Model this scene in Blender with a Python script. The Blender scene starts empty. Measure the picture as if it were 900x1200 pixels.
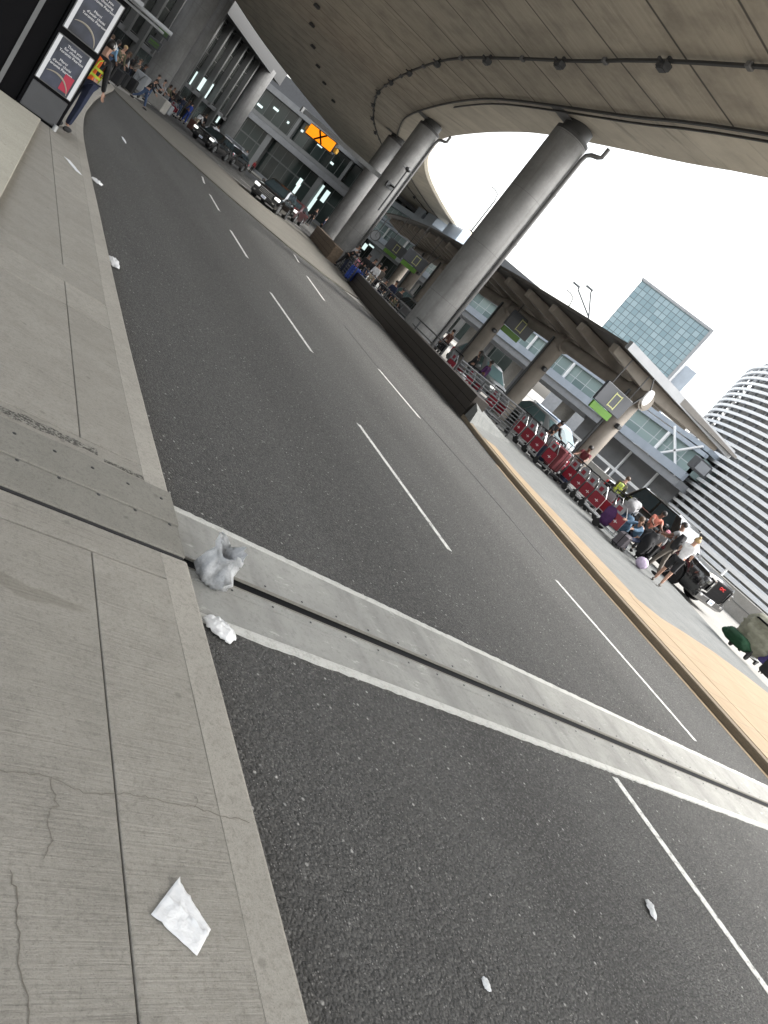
import bpy, bmesh, math, random
from mathutils import Vector, Matrix, noise
random.seed(7)
S = bpy.context.scene
COL = S.collection
PI = math.pi
R = math.radians

# ------------------------------------------------------------------ camera
CAMZ = 2.0
YAW, PITCH, ROLL = R(39), R(14.5), R(40)
FPX = 866.0
fw = Vector((math.sin(YAW)*math.cos(PITCH), math.cos(YAW)*math.cos(PITCH), -math.sin(PITCH)))
r0 = Vector((math.cos(YAW), -math.sin(YAW), 0)); u0 = r0.cross(fw)
rt = r0*math.cos(ROLL)+u0*math.sin(ROLL)
up = -r0*math.sin(ROLL)+u0*math.cos(ROLL)
cam = bpy.data.cameras.new('camera'); co = bpy.data.objects.new('camera', cam); COL.objects.link(co)
m = Matrix((rt, up, -fw)).transposed().to_4x4(); m.translation = (0, 0, CAMZ)
co.matrix_world = m
cam.sensor_fit = 'VERTICAL'; cam.sensor_height = 24; cam.sensor_width = 18
cam.lens = 24*FPX/1200; cam.clip_end = 3000; cam.clip_start = 0.05
S.camera = co
EYE = Vector((0, 0, CAMZ))
def ray(px, py):
    return rt*(px-450)+up*(600-py)+fw*FPX
def at_h(px, py, z):                # where a sight line meets height z
    d = ray(px, py); return EYE+d*((z-CAMZ)/d.z)
def at_d(px, py, D):                # a point at depth D
    return EYE+ray(px, py)*(D/FPX)
HF = Vector((math.sin(YAW), math.cos(YAW), 0)); HR = Vector((math.cos(YAW), -math.sin(YAW), 0))

# ------------------------------------------------------------------ materials
def mat(name, col, rough=.6, metal=0, var=0, scale=6, bump=0, bscale=40, spec=.5, emit=None, coat=0, alpha=1):
    m = bpy.data.materials.new(name); m.use_nodes = True
    nt = m.node_tree; b = nt.nodes['Principled BSDF']
    c = (*col, 1)
    b.inputs['Base Color'].default_value = c; b.inputs['Roughness'].default_value = rough
    b.inputs['Metallic'].default_value = metal; b.inputs['Specular IOR Level'].default_value = spec
    b.inputs['Coat Weight'].default_value = coat
    if alpha < 1: b.inputs['Alpha'].default_value = alpha
    if emit: b.inputs['Emission Color'].default_value = (*emit[0], 1); b.inputs['Emission Strength'].default_value = emit[1]
    if var or bump:
        tc = nt.nodes.new('ShaderNodeTexCoord')
    if var:
        n = nt.nodes.new('ShaderNodeTexNoise'); n.inputs['Scale'].default_value = scale; n.inputs['Detail'].default_value = 6
        nt.links.new(tc.outputs['Object'], n.inputs['Vector'])
        rp = nt.nodes.new('ShaderNodeValToRGB')
        rp.color_ramp.elements[0].position = .3; rp.color_ramp.elements[1].position = .7
        rp.color_ramp.elements[0].color = (*[x*(1-var) for x in col], 1)
        rp.color_ramp.elements[1].color = (*[min(1, x*(1+var)) for x in col], 1)
        nt.links.new(n.outputs['Fac'], rp.inputs['Fac']); nt.links.new(rp.outputs['Color'], b.inputs['Base Color'])
    if bump:
        n2 = nt.nodes.new('ShaderNodeTexNoise'); n2.inputs['Scale'].default_value = bscale; n2.inputs['Detail'].default_value = 4
        nt.links.new(tc.outputs['Object'], n2.inputs['Vector'])
        bp = nt.nodes.new('ShaderNodeBump'); bp.inputs['Strength'].default_value = bump; bp.inputs['Distance'].default_value = .02
        nt.links.new(n2.outputs['Fac'], bp.inputs['Height']); nt.links.new(bp.outputs['Normal'], b.inputs['Normal'])
    return m

class NT:                            # small node-building helper
    def __init__(s, name):
        s.m = bpy.data.materials.new(name); s.m.use_nodes = True; s.t = s.m.node_tree; s.b = s.t.nodes['Principled BSDF']
    def n(s, kind, **kw):
        x = s.t.nodes.new('ShaderNode'+kind)
        for k, v in kw.items():
            if k in x.inputs.keys(): x.inputs[k].default_value = v
            else: setattr(x, k, v)
        return x
    def l(s, a, b): s.t.links.new(a, b)
    def mul(s, a, b, op='MULTIPLY', clamp=False):
        x = s.n('Math', operation=op); x.use_clamp = clamp
        for i, v in enumerate((a, b)):
            if hasattr(v, 'links') or not isinstance(v, (int, float)): s.l(v, x.inputs[i])
            else: x.inputs[i].default_value = v
        return x.outputs[0]
    def mix(s, f, a, b, blend='MIX'):
        x = s.n('Mix', data_type='RGBA', blend_type=blend)
        for sock, v in ((x.inputs[0], f), (x.inputs[6], a), (x.inputs[7], b)):
            if isinstance(v, (int, float)): sock.default_value = v
            elif isinstance(v, tuple): sock.default_value = (*v, 1) if len(v) == 3 else v
            else: s.l(v, sock)
        return x.outputs[2]
    def ramp(s, fac, p0, p1, c0=(0, 0, 0), c1=(1, 1, 1)):
        x = s.n('ValToRGB'); e = x.color_ramp.elements
        e[0].position = p0; e[1].position = p1; e[0].color = (*c0, 1); e[1].color = (*c1, 1)
        s.l(fac, x.inputs['Fac']); return x.outputs['Color']
    def bump(s, h, strength, dist=.01):
        x = s.n('Bump', Strength=strength, Distance=dist); s.l(h, x.inputs['Height']); s.l(x.outputs['Normal'], s.b.inputs['Normal'])
    def noise(s, vec, scale, detail=5, rough=.55):
        x = s.n('TexNoise', Scale=scale, Detail=detail, Roughness=rough); s.l(vec, x.inputs['Vector']); return x.outputs['Fac']
    def scaled(s, vec, sc):
        x = s.n('Mapping'); x.inputs['Scale'].default_value = sc; s.l(vec, x.inputs['Vector']); return x.outputs['Vector']

def asphalt_mat():
    q = NT('asphalt'); v = q.n('TexCoord').outputs['Object']
    big = q.noise(v, .35, 5, .6)
    streak = q.noise(q.scaled(v, (1.6, .12, 1)), 1.0, 5, .6)
    base = q.mix(q.ramp(big, .3, .7), (.076, .075, .072), (.106, .105, .101))
    base = q.mix(q.ramp(streak, .35, .7), base, (.116, .115, .111))
    sx = q.n('SeparateXYZ'); q.l(v, sx.inputs[0]); wob = q.mul(q.mul(q.noise(q.scaled(v, (.3, .08, 1)), 1.0, 3), .5, 'SUBTRACT'), 1.6)
    ln = q.mul(q.mul(q.mul(sx.outputs[0], wob, 'ADD'), 2*PI/3.44), 0, 'SINE'); base = q.mix(q.mul(q.ramp(ln, .1, .95), .34), base, (.036, .035, .033))
    drip = q.noise(q.scaled(v, (2.2, 1.1, 1)), 1.0, 6, .7); base = q.mix(q.mul(q.ramp(drip, .62, .70), .4), base, (.025, .024, .023))
    fine = q.noise(v, 95, 3, .7)
    base = q.mix(q.ramp(fine, .35, .7), q.mix(.72, base, (.010, .010, .010)), base)
    vo = q.n('TexVoronoi', Scale=70.0); q.l(v, vo.inputs['Vector'])
    stone = q.ramp(vo.outputs['Distance'], .18, .34, (1, 1, 1), (0, 0, 0))
    sel = q.n('SeparateColor'); q.l(vo.outputs['Color'], sel.inputs['Color'])
    base = q.mix(q.mul(sel.outputs[2], .62), base, q.mix(sel.outputs[1], (.018, .018, .017), (.17, .167, .158)))
    pick = q.ramp(sel.outputs[0], .76, .84)
    f1 = q.mul(stone, pick)
    base = q.mix(f1, base, (.24, .235, .225))
    vo2 = q.n('TexVoronoi', Scale=21.0); q.l(v, vo2.inputs['Vector'])
    sel2 = q.n('SeparateColor'); q.l(vo2.outputs['Color'], sel2.inputs['Color'])
    f2 = q.mul(q.ramp(vo2.outputs['Distance'], .12, .24, (1, 1, 1), (0, 0, 0)), q.ramp(sel2.outputs[1], .86, .90))
    base = q.mix(f2, base, (.36, .355, .34))
    pale = q.noise(q.scaled(v, (.9, .9, 1)), 1.7, 6, .65)
    base = q.mix(q.mul(q.ramp(pale, .66, .76), .35), base, (.15, .147, .14))
    q.l(base, q.b.inputs['Base Color']); q.b.inputs['Roughness'].default_value = .82
    q.b.inputs['Specular IOR Level'].default_value = .35
    h = q.mul(q.mul(vo.outputs['Distance'], -1), fine, 'ADD')
    q.bump(h, 1.0, .012)
    return q.m

def concrete_mat(name, c0, c1, broom=True, bscale=1.0, stain=.5, axis='X', spots=True):
    q = NT(name); v = q.n('TexCoord').outputs['Object']
    big = q.noise(v, .8, 6, .6); mid = q.noise(v, 5, 6, .65); fine = q.noise(v, 190, 3, .7)
    base = q.mix(q.ramp(big, .3, .7), c0, c1)
    base = q.mix(q.mul(q.ramp(mid, .42, .66), stain*.62), base, tuple(x*.62 for x in c0))
    grain = q.ramp(fine, .3, .72)
    pits = q.ramp(fine, .28, .42, (1, 1, 1), (0, 0, 0)); base = q.mix(q.mul(pits, .55), base, tuple(x*.42 for x in c0))
    base = q.mix(q.mul(grain, .55), base, tuple(min(1, x*1.3) for x in c1))
    g2 = q.noise(v, 42, 5, .75); base = q.mix(q.mul(q.ramp(g2, .5, .68), .45), base, tuple(x*.55 for x in c0))
    sc = (3, 95, 1) if axis == 'X' else (60, 1.5, 1)
    br = q.noise(q.scaled(v, sc), 1.0, 3, .6)
    if broom:
        base = q.mix(q.mul(q.mul(q.ramp(br, .45, .68), q.ramp(mid, .35, .6)), .30), base, tuple(x*.55 for x in c0))
        h = q.mul(q.mul(br, .8), q.mul(fine, .5), 'ADD'); q.bump(h, .5*bscale, .010)
    else:
        q.bump(q.mul(fine, mid, 'ADD'), .25*bscale, .004)
    if name == 'sidewalk_concrete':
        mp = q.n('Mapping'); mp.inputs['Location'].default_value = (-.86, -2.56, 0); q.l(v, mp.inputs['Vector'])
        nv = q.n('TexNoise', Scale=3.0, Detail=4.0); q.l(v, nv.inputs['Vector']); sx = q.n('SeparateXYZ'); q.l(mp.outputs[0], sx.inputs[0])
        yy = q.mul(q.mul(sx.outputs[1], q.mul(q.mul(nv.outputs['Fac'], .5, 'SUBTRACT'), .22), 'ADD'), 1/.05); xx = q.mul(sx.outputs[0], 1/.34)
        e_ = q.mul(q.mul(xx, xx), q.mul(yy, yy), 'ADD'); base = q.mix(q.mul(q.ramp(e_, .55, 1.0, (1, 1, 1), (0, 0, 0)), .38), base, (.105, .09, .068))
    if name == 'sidewalk_concrete':
        ge = q.n('NewGeometry'); base = q.mix(q.mul(ge.outputs['Random Per Island'], .30), base, tuple(x*.66 for x in c0))
    if spots:
        vo = q.n('TexVoronoi', Scale=9.0); q.l(v, vo.inputs['Vector'])
        sel = q.n('SeparateColor'); q.l(vo.outputs['Color'], sel.inputs['Color'])
        f = q.mul(q.ramp(vo.outputs['Distance'], .10, .2, (1, 1, 1), (0, 0, 0)), q.ramp(sel.outputs[0], .9, .93))
        base = q.mix(q.mul(f, .45), base, tuple(x*.5 for x in c0))
    q.l(base, q.b.inputs['Base Color']); q.b.inputs['Roughness'].default_value = .85; q.b.inputs['Specular IOR Level'].default_value = .3
    return q.m

def soffit_mat():
    q = NT('soffit_concrete'); uv = q.n('UVMap').outputs['UV']
    sep = q.n('SeparateXYZ'); q.l(uv, sep.inputs[0]); u, w = sep.outputs[0], sep.outputs[1]
    big = q.noise(uv, .12, 5, .6)
    board = q.noise(q.scaled(uv, (7, .12, 1)), 1.0, 3, .5)
    blot = q.noise(uv, .8, 6, .65)
    base = q.mix(q.ramp(big, .3, .7), (.40, .355, .285), (.50, .45, .365))
    base = q.mix(q.mul(q.ramp(board, .35, .7), .35), base, (.235, .212, .174))
    base = q.mix(q.mul(q.ramp(blot, .45, .68), .55), base, (.18, .16, .13))
    fr = q.mul(q.mul(u, 1/2.8), 1, 'FRACT')
    d = q.mul(q.mul(fr, .5, 'SUBTRACT'), 0, 'ABSOLUTE')
    line = q.ramp(d, .010, .017, (1, 1, 1), (0, 0, 0))
    base = q.mix(q.mul(line, .9), base, (.035, .032, .028))
    edge_lit = q.mul(w, 2.42, 'LESS_THAN'); base = q.mix(q.mul(edge_lit, .8), base, q.mix(q.ramp(blot, .35, .7), (.62, .565, .465), (.50, .455, .37)))  # lighter edge band: daylight on the deck's rim painted into the colour
    rust = q.noise(q.scaled(uv, (1.6, .22, 1)), 1.0, 5, .7); base = q.mix(q.mul(q.ramp(rust, .56, .68), .45), base, (.12, .105, .085))
    cell = q.mul(q.mul(q.mul(u, 1/2.8), .5, 'ADD'), 1, 'FLOOR'); wn = q.n('TexWhiteNoise', noise_dimensions='1D'); q.l(cell, wn.inputs['W'])
    base = q.mix(q.mul(wn.outputs['Value'], .22), base, (.25, .228, .19))
    q.l(base, q.b.inputs['Base Color']); q.b.inputs['Roughness'].default_value = .8
    q.bump(q.mul(q.mul(line, -1.5), board, 'ADD'), .3, .02)
    return q.m

def grid_glass_mat(name, c0, c1, line, ux, uz, lw=.06, rough=.12, metal=.0):
    q = NT(name); v = q.n('UVMap').outputs['UV']
    sep = q.n('SeparateXYZ'); q.l(v, sep.inputs[0])
    fs = []
    cells = []
    for o, p in ((sep.outputs[0], ux), (sep.outputs[1], uz)):
        s_ = q.mul(o, 1/p); fr = q.mul(s_, 1, 'FRACT'); cells.append(q.mul(s_, 1, 'FLOOR'))
        fs.append(q.mul(fr, lw, 'LESS_THAN'))
    g = q.mul(fs[0], fs[1], 'MAXIMUM')
    cx = q.n('CombineXYZ'); q.l(cells[0], cx.inputs[0]); q.l(cells[1], cx.inputs[1])
    wn = q.n('TexWhiteNoise', noise_dimensions='2D'); q.l(cx.outputs[0], wn.inputs['Vector'])
    pane = q.mix(wn.outputs['Value'], c0, c1)
    q.l(q.mix(g, pane, line), q.b.inputs['Base Color'])
    rr = q.mix(g, (rough,)*3, (.5,)*3); q.l(rr, q.b.inputs['Roughness'])
    q.b.inputs['Metallic'].default_value = metal
    return q.m

def worn_paint_mat(name, col, under, wear=.5, sc=14):
    q = NT(name); v = q.n('TexCoord').outputs['Object']
    a = q.noise(v, sc, 6, .7); b = q.noise(v, 90, 3, .7)
    f = q.ramp(q.mul(q.mul(a, .6), q.mul(b, .4), 'ADD'), .34+.1*wear, .46+.1*wear)
    q.l(q.mix(f, under, col), q.b.inputs['Base Color']); q.b.inputs['Roughness'].default_value = .75
    q.bump(b, .2, .003)
    return q.m

def tactile_mat():
    q = NT('tactile_yellow'); v = q.n('TexCoord').outputs['Object']
    a = q.noise(v, 1.5, 6, .65); b = q.noise(v, 60, 3, .6); st = q.noise(q.scaled(v, (14, .5, 1)), 1.0, 4, .6)
    base = q.mix(q.ramp(a, .3, .7), (.225, .158, .086), (.27, .202, .122))
    base = q.mix(q.mul(q.ramp(st, .5, .68), .5), base, (.16, .115, .07))
    base = q.mix(q.mul(q.ramp(b, .4, .7), .25), base, (.23, .19, .14))
    sz = q.n('SeparateXYZ'); q.l(v, sz.inputs[0]); jl = q.mul(q.mul(q.mul(sz.outputs[1], 1/.61), 1, 'FRACT'), .03, 'LESS_THAN'); base = q.mix(q.mul(jl, .55), base, (.10, .07, .045))
    q.l(base, q.b.inputs['Base Color']); q.b.inputs['Roughness'].default_value = .8; q.bump(b, .3, .004)
    return q.m

M = {}
M['asphalt'] = asphalt_mat()
M['walk'] = concrete_mat('sidewalk_concrete', (.245, .231, .202), (.325, .308, .274), True, 1.4, .5, 'X')
M['kerb'] = concrete_mat('kerb_concrete', (.25, .236, .207), (.33, .313, .279), False, 1, .6)
M['band0'] = concrete_mat('joint_concrete', (.30, .30, .28), (.40, .40, .375), True, .8, .5, 'Y', False)
def joint_mat():
    q = NT('joint_concrete'); v = q.n('TexCoord').outputs['Object']
    a = q.noise(v, 2.5, 6, .65); b = q.noise(v, 26, 5, .7); fine = q.noise(v, 170, 3, .7)
    tyre = q.noise(q.scaled(v, (2.6, .35, 1)), 1.0, 4, .65); scuff = q.noise(q.scaled(v, (3.2, 9, 1)), 1.0, 6, .75)
    base = q.mix(q.ramp(a, .3, .7), (.25, .25, .235), (.34, .34, .32))
    base = q.mix(q.mul(q.ramp(tyre, .48, .66), .5), base, (.15, .15, .145))
    base = q.mix(q.mul(q.ramp(scuff, .60, .66), .65), base, (.48, .48, .455))
    base = q.mix(q.mul(q.ramp(b, .52, .7), .45), base, (.15, .148, .138))
    base = q.mix(q.mul(q.ramp(fine, .3, .42, (1, 1, 1), (0, 0, 0)), .5), base, (.10, .10, .095))
    q.l(base, q.b.inputs['Base Color']); q.b.inputs['Roughness'].default_value = .85
    q.bump(q.mul(fine, b, 'ADD'), .5, .006); return q.m
M['band'] = joint_mat()
M['ground'] = concrete_mat('ground_concrete', (.26, .25, .23), (.32, .31, .29), False, 1, .4)
M['island'] = concrete_mat('island_concrete', (.10, .105, .102), (.155, .16, .156), True, .8, .6, 'Y')
M['median'] = concrete_mat('median_concrete', (.105, .10, .087), (.15, .143, .125), False, 1, .6)
M['road2'] = concrete_mat('far_road_concrete', (.20, .195, .182), (.26, .252, .236), False, 1, .4)
M['wallc'] = concrete_mat('wall_concrete', (.25, .24, .22), (.33, .32, .30), False, 1, .5)
M['pillar'] = concrete_mat('pillar_concrete', (.12, .12, .117), (.19, .19, .188), False, 1.2, .8, spots=False)
def pillar_mat():
    q = NT('pillar_concrete'); v = q.n('TexCoord').outputs['Object']
    a = q.noise(v, .9, 6, .6); st = q.noise(q.scaled(v, (5, 5, .18)), 1.0, 5, .65); b = q.noise(v, 7, 6, .7); fine = q.noise(v, 60, 3, .6)
    base = q.mix(q.ramp(a, .3, .7), (.125, .125, .123), (.20, .20, .199))
    base = q.mix(q.mul(q.ramp(st, .5, .68), .5), base, (.085, .083, .078))
    base = q.mix(q.mul(q.ramp(b, .5, .7), .4), base, (.24, .24, .238))
    sz = q.n('SeparateXYZ'); q.l(v, sz.inputs[0]); fr = q.mul(q.mul(sz.outputs[2], 1/2.4), 1, 'FRACT'); base = q.mix(q.mul(q.mul(fr, .008, 'LESS_THAN'), .6), base, (.06, .06, .058))
    q.l(base, q.b.inputs['Base Color']); q.b.inputs['Roughness'].default_value = .7; q.bump(q.mul(fine, b, 'ADD'), .3, .01); return q.m
M['pillar'] = pillar_mat()
M['plinth'] = concrete_mat('plinth_concrete', (.30, .285, .235), (.40, .38, .32), False, .6, .4)
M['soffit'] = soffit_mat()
M['tactile'] = tactile_mat(); M['kerbface'] = concrete_mat('island_kerb_face', (.105, .085, .06), (.17, .135, .095), False, 1, .6)
M['white_line'] = worn_paint_mat('white_road_paint', (.58, .58, .56), (.09, .09, .087), .45)
M['white_edge'] = worn_paint_mat('white_edge_grout', (.50, .50, .475), (.36, .36, .335), .55)
M['steel_plate'] = concrete_mat('coated_plate', (.165, .158, .138), (.215, .207, .183), False, 1.4, .5)
M['steel'] = mat('galvanised_steel', (.42, .43, .44), .4, .8, .1, 10)
M['rail'] = mat('rail_steel', (.10, .103, .107), .4, .7)
M['darksteel'] = mat('dark_steel', (.06, .062, .065), .45, .5)
M['pipe'] = mat('grey_pipe', (.13, .13, .13), .5, .2)
M['conduit'] = mat('conduit_grey', (.035, .035, .035), .5, .2)
M['black'] = mat('black_paint', (.004, .004, .005), .6, spec=.08)
M['blackrub'] = mat('black_rubber', (.015, .015, .016), .8)
M['granite'] = mat('brown_granite', (.020, .015, .011), .55, 0, .35, 30, 0)
M['brick'] = mat('brown_block', (.13, .095, .065), .7, 0, .3, 8, .2)
M['white'] = mat('white_paint', (.78, .79, .80), .45, 0, .04, 2)
M['whitemetal'] = mat('white_cladding', (.33, .375, .43), .4, 0, .08, 1)
M['lightgrey'] = mat('light_grey_cladding', (.235, .245, .26), .5, 0, .1, 1.5)
M['midgrey'] = mat('mid_grey_cladding', (.13, .133, .137), .55, 0, .12, 1.5)
M['darkgrey'] = mat('dark_grey_panel', (.055, .057, .062), .5, 0, .1, 3)
M['brownbeam'] = mat('brown_beam', (.215, .19, .162), .6, 0, .15, 2)
M['roofdark'] = mat('dark_roof_sheet', (.075, .070, .064), .6, 0, .15, 2)
M['glass'] = mat('dark_glass', (.012, .016, .018), .06, 0, spec=.8)
M['carglass'] = mat('car_glass', (.02, .03, .035), .05, 0, spec=.9)
M['paleglass'] = mat('pale_reflecting_glass', (.12, .18, .21), .2, 0)
M['entryglass'] = grid_glass_mat('entry_glass', (.006, .010, .009), (.03, .04, .037), (.05, .053, .05), 1.4, 3.2, .06, .1)
M['towerglass'] = grid_glass_mat('tower_glass', (.15, .225, .26), (.22, .30, .335), (.06, .085, .10), 1.22, 1.22, .10, .15)
M['galleryglass'] = grid_glass_mat('gallery_glass', (.16, .22, .22), (.30, .38, .37), (.42, .46, .48), 1.5, 1.2, .05, .1)
M['fin'] = mat('facade_fin', (.10, .102, .10), .5, 0, .1, 1)
M['finglass'] = grid_glass_mat('terminal_glass', (.012, .014, .014), (.035, .038, .036), (.07, .07, .07), 2.4, 1.6, .04, .12)
M['brightwin'] = mat('bright_window', (.3, .36, .36), .4, emit=((.8, 1, .97), .20))
M['litpanel'] = mat('lit_orange_sign', (.8, .28, .01), .4, emit=((1, .24, .004), .30))
M['headlamp'] = mat('headlamp_lit', (.9, .9, .9), .2, emit=((1, 1, .95), .3))
M['signgrey'] = mat('sign_grey', (.055, .06, .07), .5)
M['signgreen'] = mat('sign_green', (.065, .17, .008), .5)
M['signyellow'] = mat('sign_outline', (.45, .46, .2), .5)
M['chrome'] = mat('chrome', (.7, .7, .7), .12, 1)
M['carblack'] = mat('car_black', (.006, .006, .007), .18, 0, coat=1)
M['carwhite'] = mat('car_white', (.27, .285, .29), .4, 0, coat=.3); M['skyglass'] = mat('sky_tinted_car_glass', (.13, .21, .22), .12)  # pale teal glass colour stands in for the sky reflected in it
M['carblue'] = mat('van_blue', (.15, .21, .31), .3, 0, coat=.6)
M['cargrey'] = mat('car_grey', (.16, .17, .18), .3, .3, coat=.6)
M['plate'] = mat('plate_white', (.75, .78, .82), .5)
M['plateblue'] = mat('plate_blue', (.03, .10, .4), .5)
M['redtext'] = mat('badge_red', (.55, .02, .02), .4)
M['cartred'] = mat('cart_red', (.22, .008, .022), .45, 0, .1, 5)
M['textwhite'] = mat('text_white', (.75, .75, .76), .6)
M['paper'] = mat('white_paper', (.74, .75, .76), .7, 0, .05, 12, .5, 30)
M['poster'] = mat('poster_navy', (.035, .04, .06), .35, 0, .7, 3)
M['posterring'] = mat('poster_gold', (.30, .27, .22), .4)
M['postred'] = mat('poster_red', (.35, .02, .05), .45)
M['posterwhite'] = mat('poster_border', (.62, .63, .66), .5)
M['skin'] = mat('skin_light', (.36, .21, .15), .55); M['skin2'] = mat('skin_brown', (.14, .07, .045), .55)
M['eye'] = mat('eye_dark', (.02, .015, .012), .3); M['lip'] = mat('lip', (.35, .13, .11), .5)
M['hairdark'] = mat('hair_dark', (.012, .009, .008), .55, 0, .3, 40); M['hairblond'] = mat('hair_blond', (.36, .25, .12), .55, 0, .3, 40)
M['hairbrown'] = mat('hair_brown', (.07, .04, .022), .55, 0, .3, 40)
def cloth(name, c): M[name] = mat('cloth_'+name, c, .85, 0, .18, 9, .25, 25)
for n_, c_ in dict(blackc=(.012, .012, .014), navy=(.012, .018, .045), jeans=(.035, .06, .12), denim=(.05, .10, .16), tee_white=(.62, .62, .63), greyc=(.30, .30, .31),
                   taupe=(.12, .105, .09), coral=(.50, .17, .12), olive=(.09, .085, .05), greenc=(.006, .045, .017), tarp=(.20, .20, .155), purple=(.05, .012, .07), violet=(.09, .07, .24),
                   maroon=(.11, .02, .025), pink=(.55, .22, .28), orange=(.75, .14, .03), limey=(.40, .46, .04), silver=(.5, .5, .5), skyblue=(.16, .30, .45), royal=(.02, .05, .25),
                   beige=(.42, .36, .28), redc=(.35, .03, .04), brownc=(.10, .045, .035), lilac=(.5, .42, .56), vestlime=(.30, .37, .12), gunmetal=(.07, .062, .072)).items(): cloth(n_, c_)

# ------------------------------------------------------------------ mesh helper
class MB:
    def __init__(s): s.v = []; s.f = []; s.mi = []; s.uv = {}
    def add(s, vs, fs, mi=0):
        o = len(s.v); s.v += [tuple(v) for v in vs]
        for f in fs: s.f.append(tuple(i+o for i in f)); s.mi.append(mi)
        return o
    def box(s, c, sz, rz=0, mi=0, M_=None):
        x, y, z = sz[0]/2, sz[1]/2, sz[2]/2
        P = [Vector((a*x, b*y, d*z)) for d in (-1, 1) for a, b in ((-1, -1), (1, -1), (1, 1), (-1, 1))]
        if M_ is not None: P = [M_ @ p for p in P]
        if rz:
            q = Matrix.Rotation(rz, 3, 'Z'); P = [q @ p for p in P]
        s.add([p+Vector(c) for p in P], [(3, 2, 1, 0), (4, 5, 6, 7), (0, 1, 5, 4), (1, 2, 6, 5), (2, 3, 7, 6), (3, 0, 4, 7)], mi)
        return s
    def rbox(s, c, sz, r=.02, rz=0, mi=0, M_=None):     # box with chamfered edges
        x, y, z = sz[0]/2, sz[1]/2, sz[2]/2; r = min(r, x*.9, y*.9, z*.9)
        rings = []
        for zz, i in ((-z, r), (-z+r, 0), (z-r, 0), (z, r)):
            X, Y = x-i, y-i; k = r*.6
            rings.append([Vector(p) for p in ((-X+k, -Y, zz), (X-k, -Y, zz), (X, -Y+k, zz), (X, Y-k, zz), (X-k, Y, zz), (-X+k, Y, zz), (-X, Y-k, zz), (-X, -Y+k, zz))])
        if M_ is not None: rings = [[M_ @ p for p in g] for g in rings]
        if rz:
            q = Matrix.Rotation(rz, 3, 'Z'); rings = [[q @ p for p in g] for g in rings]
        rings = [[p+Vector(c) for p in g] for g in rings]
        s.loft(rings, True, mi); return s
    def loft(s, rings, caps=True, mi=0, closed=True):
        n = len(rings[0]); vs = [p for g in rings for p in g]; fs = []
        for i in range(len(rings)-1):
            for j in range(n if closed else n-1):
                k = (j+1) % n; fs.append((i*n+j, i*n+k, (i+1)*n+k, (i+1)*n+j))
        if caps: fs.append(tuple(reversed(range(n)))); fs.append(tuple(range((len(rings)-1)*n, len(rings)*n)))
        s.add(vs, fs, mi); return s
    def prism(s, poly, z0, z1, mi=0):
        a = sum(poly[i][0]*poly[(i+1) % len(poly)][1]-poly[(i+1) % len(poly)][0]*poly[i][1] for i in range(len(poly)))
        if a < 0: poly = list(reversed(poly))
        s.loft([[Vector((x, y, z0)) for x, y in poly], [Vector((x, y, z1)) for x, y in poly]], True, mi); return s
    def tube(s, pts, r, n=8, mi=0, caps=True):
        pts = [Vector(p) for p in pts]; rs = r if isinstance(r, (list, tuple)) else [r]*len(pts)
        rings = []; prev = None
        for i, p in enumerate(pts):
            d = (pts[min(i+1, len(pts)-1)]-pts[max(i-1, 0)]).normalized()
            a = prev if prev is not None else (Vector((0, 0, 1)) if abs(d.z) < .9 else Vector((1, 0, 0)))
            x = (a-d*a.dot(d)).normalized(); y = d.cross(x); prev = x
            rings.append([p+(x*math.cos(t)+y*math.sin(t))*rs[i] for t in [2*PI*k/n for k in range(n)]])
        s.loft(rings, caps, mi); return s
    def bar(s, a, b, w, h, mi=0):                        # rectangular bar between two points
        a, b = Vector(a), Vector(b); d = (b-a).normalized()
        q = Vector((0, 0, 1)) if abs(d.z) < .95 else Vector((1, 0, 0))
        x = d.cross(q).normalized(); y = x.cross(d)
        s.loft([[p+x*i*w/2+y*j*h/2 for i, j in ((-1, -1), (1, -1), (1, 1), (-1, 1))] for p in (a, b)], True, mi); return s
    def lathe(s, prof, c=(0, 0, 0), n=24, mi=0, M_=None, caps=True):
        rings = []
        for r, z in prof:
            g = [Vector((r*math.cos(2*PI*k/n), r*math.sin(2*PI*k/n), z)) for k in range(n)]
            if M_ is not None: g = [M_ @ p for p in g]
            rings.append([p+Vector(c) for p in g])
        s.loft(rings, caps, mi); return s
    def ball(s, c, r, n=10, m=7, mi=0, M_=None):
        r = r if isinstance(r, (tuple, list)) else (r, r, r)
        rings = []
        for i in range(m+1):
            t = PI*(.02+.96*i/m)-PI/2
            g = [Vector((r[0]*math.cos(t)*math.cos(2*PI*k/n), r[1]*math.cos(t)*math.sin(2*PI*k/n), r[2]*math.sin(t))) for k in range(n)]
            if M_ is not None: g = [M_ @ p for p in g]
            rings.append([p+Vector(c) for p in g])
        s.loft(rings, True, mi); return s
    def sheet(s, rows, mi=0):                            # grid of points
        n = len(rows[0]); vs = [p for r in rows for p in r]
        s.add(vs, [(i*n+j, i*n+j+1, (i+1)*n+j+1, (i+1)*n+j) for i in range(len(rows)-1) for j in range(n-1)], mi); return s
    def build(s, name, mats, parent=None, smooth=False, loc=(0, 0, 0), rz=0, bevel=0, label=None):
        me = bpy.data.meshes.new(name); me.from_pydata(s.v, [], s.f)
        for k in (mats if isinstance(mats, (list, tuple)) else [mats]): me.materials.append(M[k] if isinstance(k, str) else k)
        me.polygons.foreach_set('material_index', s.mi)
        if smooth: me.polygons.foreach_set('use_smooth', [True]*len(s.f))
        me.update()
        if smooth: me.set_sharp_from_angle(angle=R(42))
        o = bpy.data.objects.new(name, me); COL.objects.link(o); o.location = loc; o.rotation_euler = (0, 0, rz)
        if parent: o.parent = parent
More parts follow.
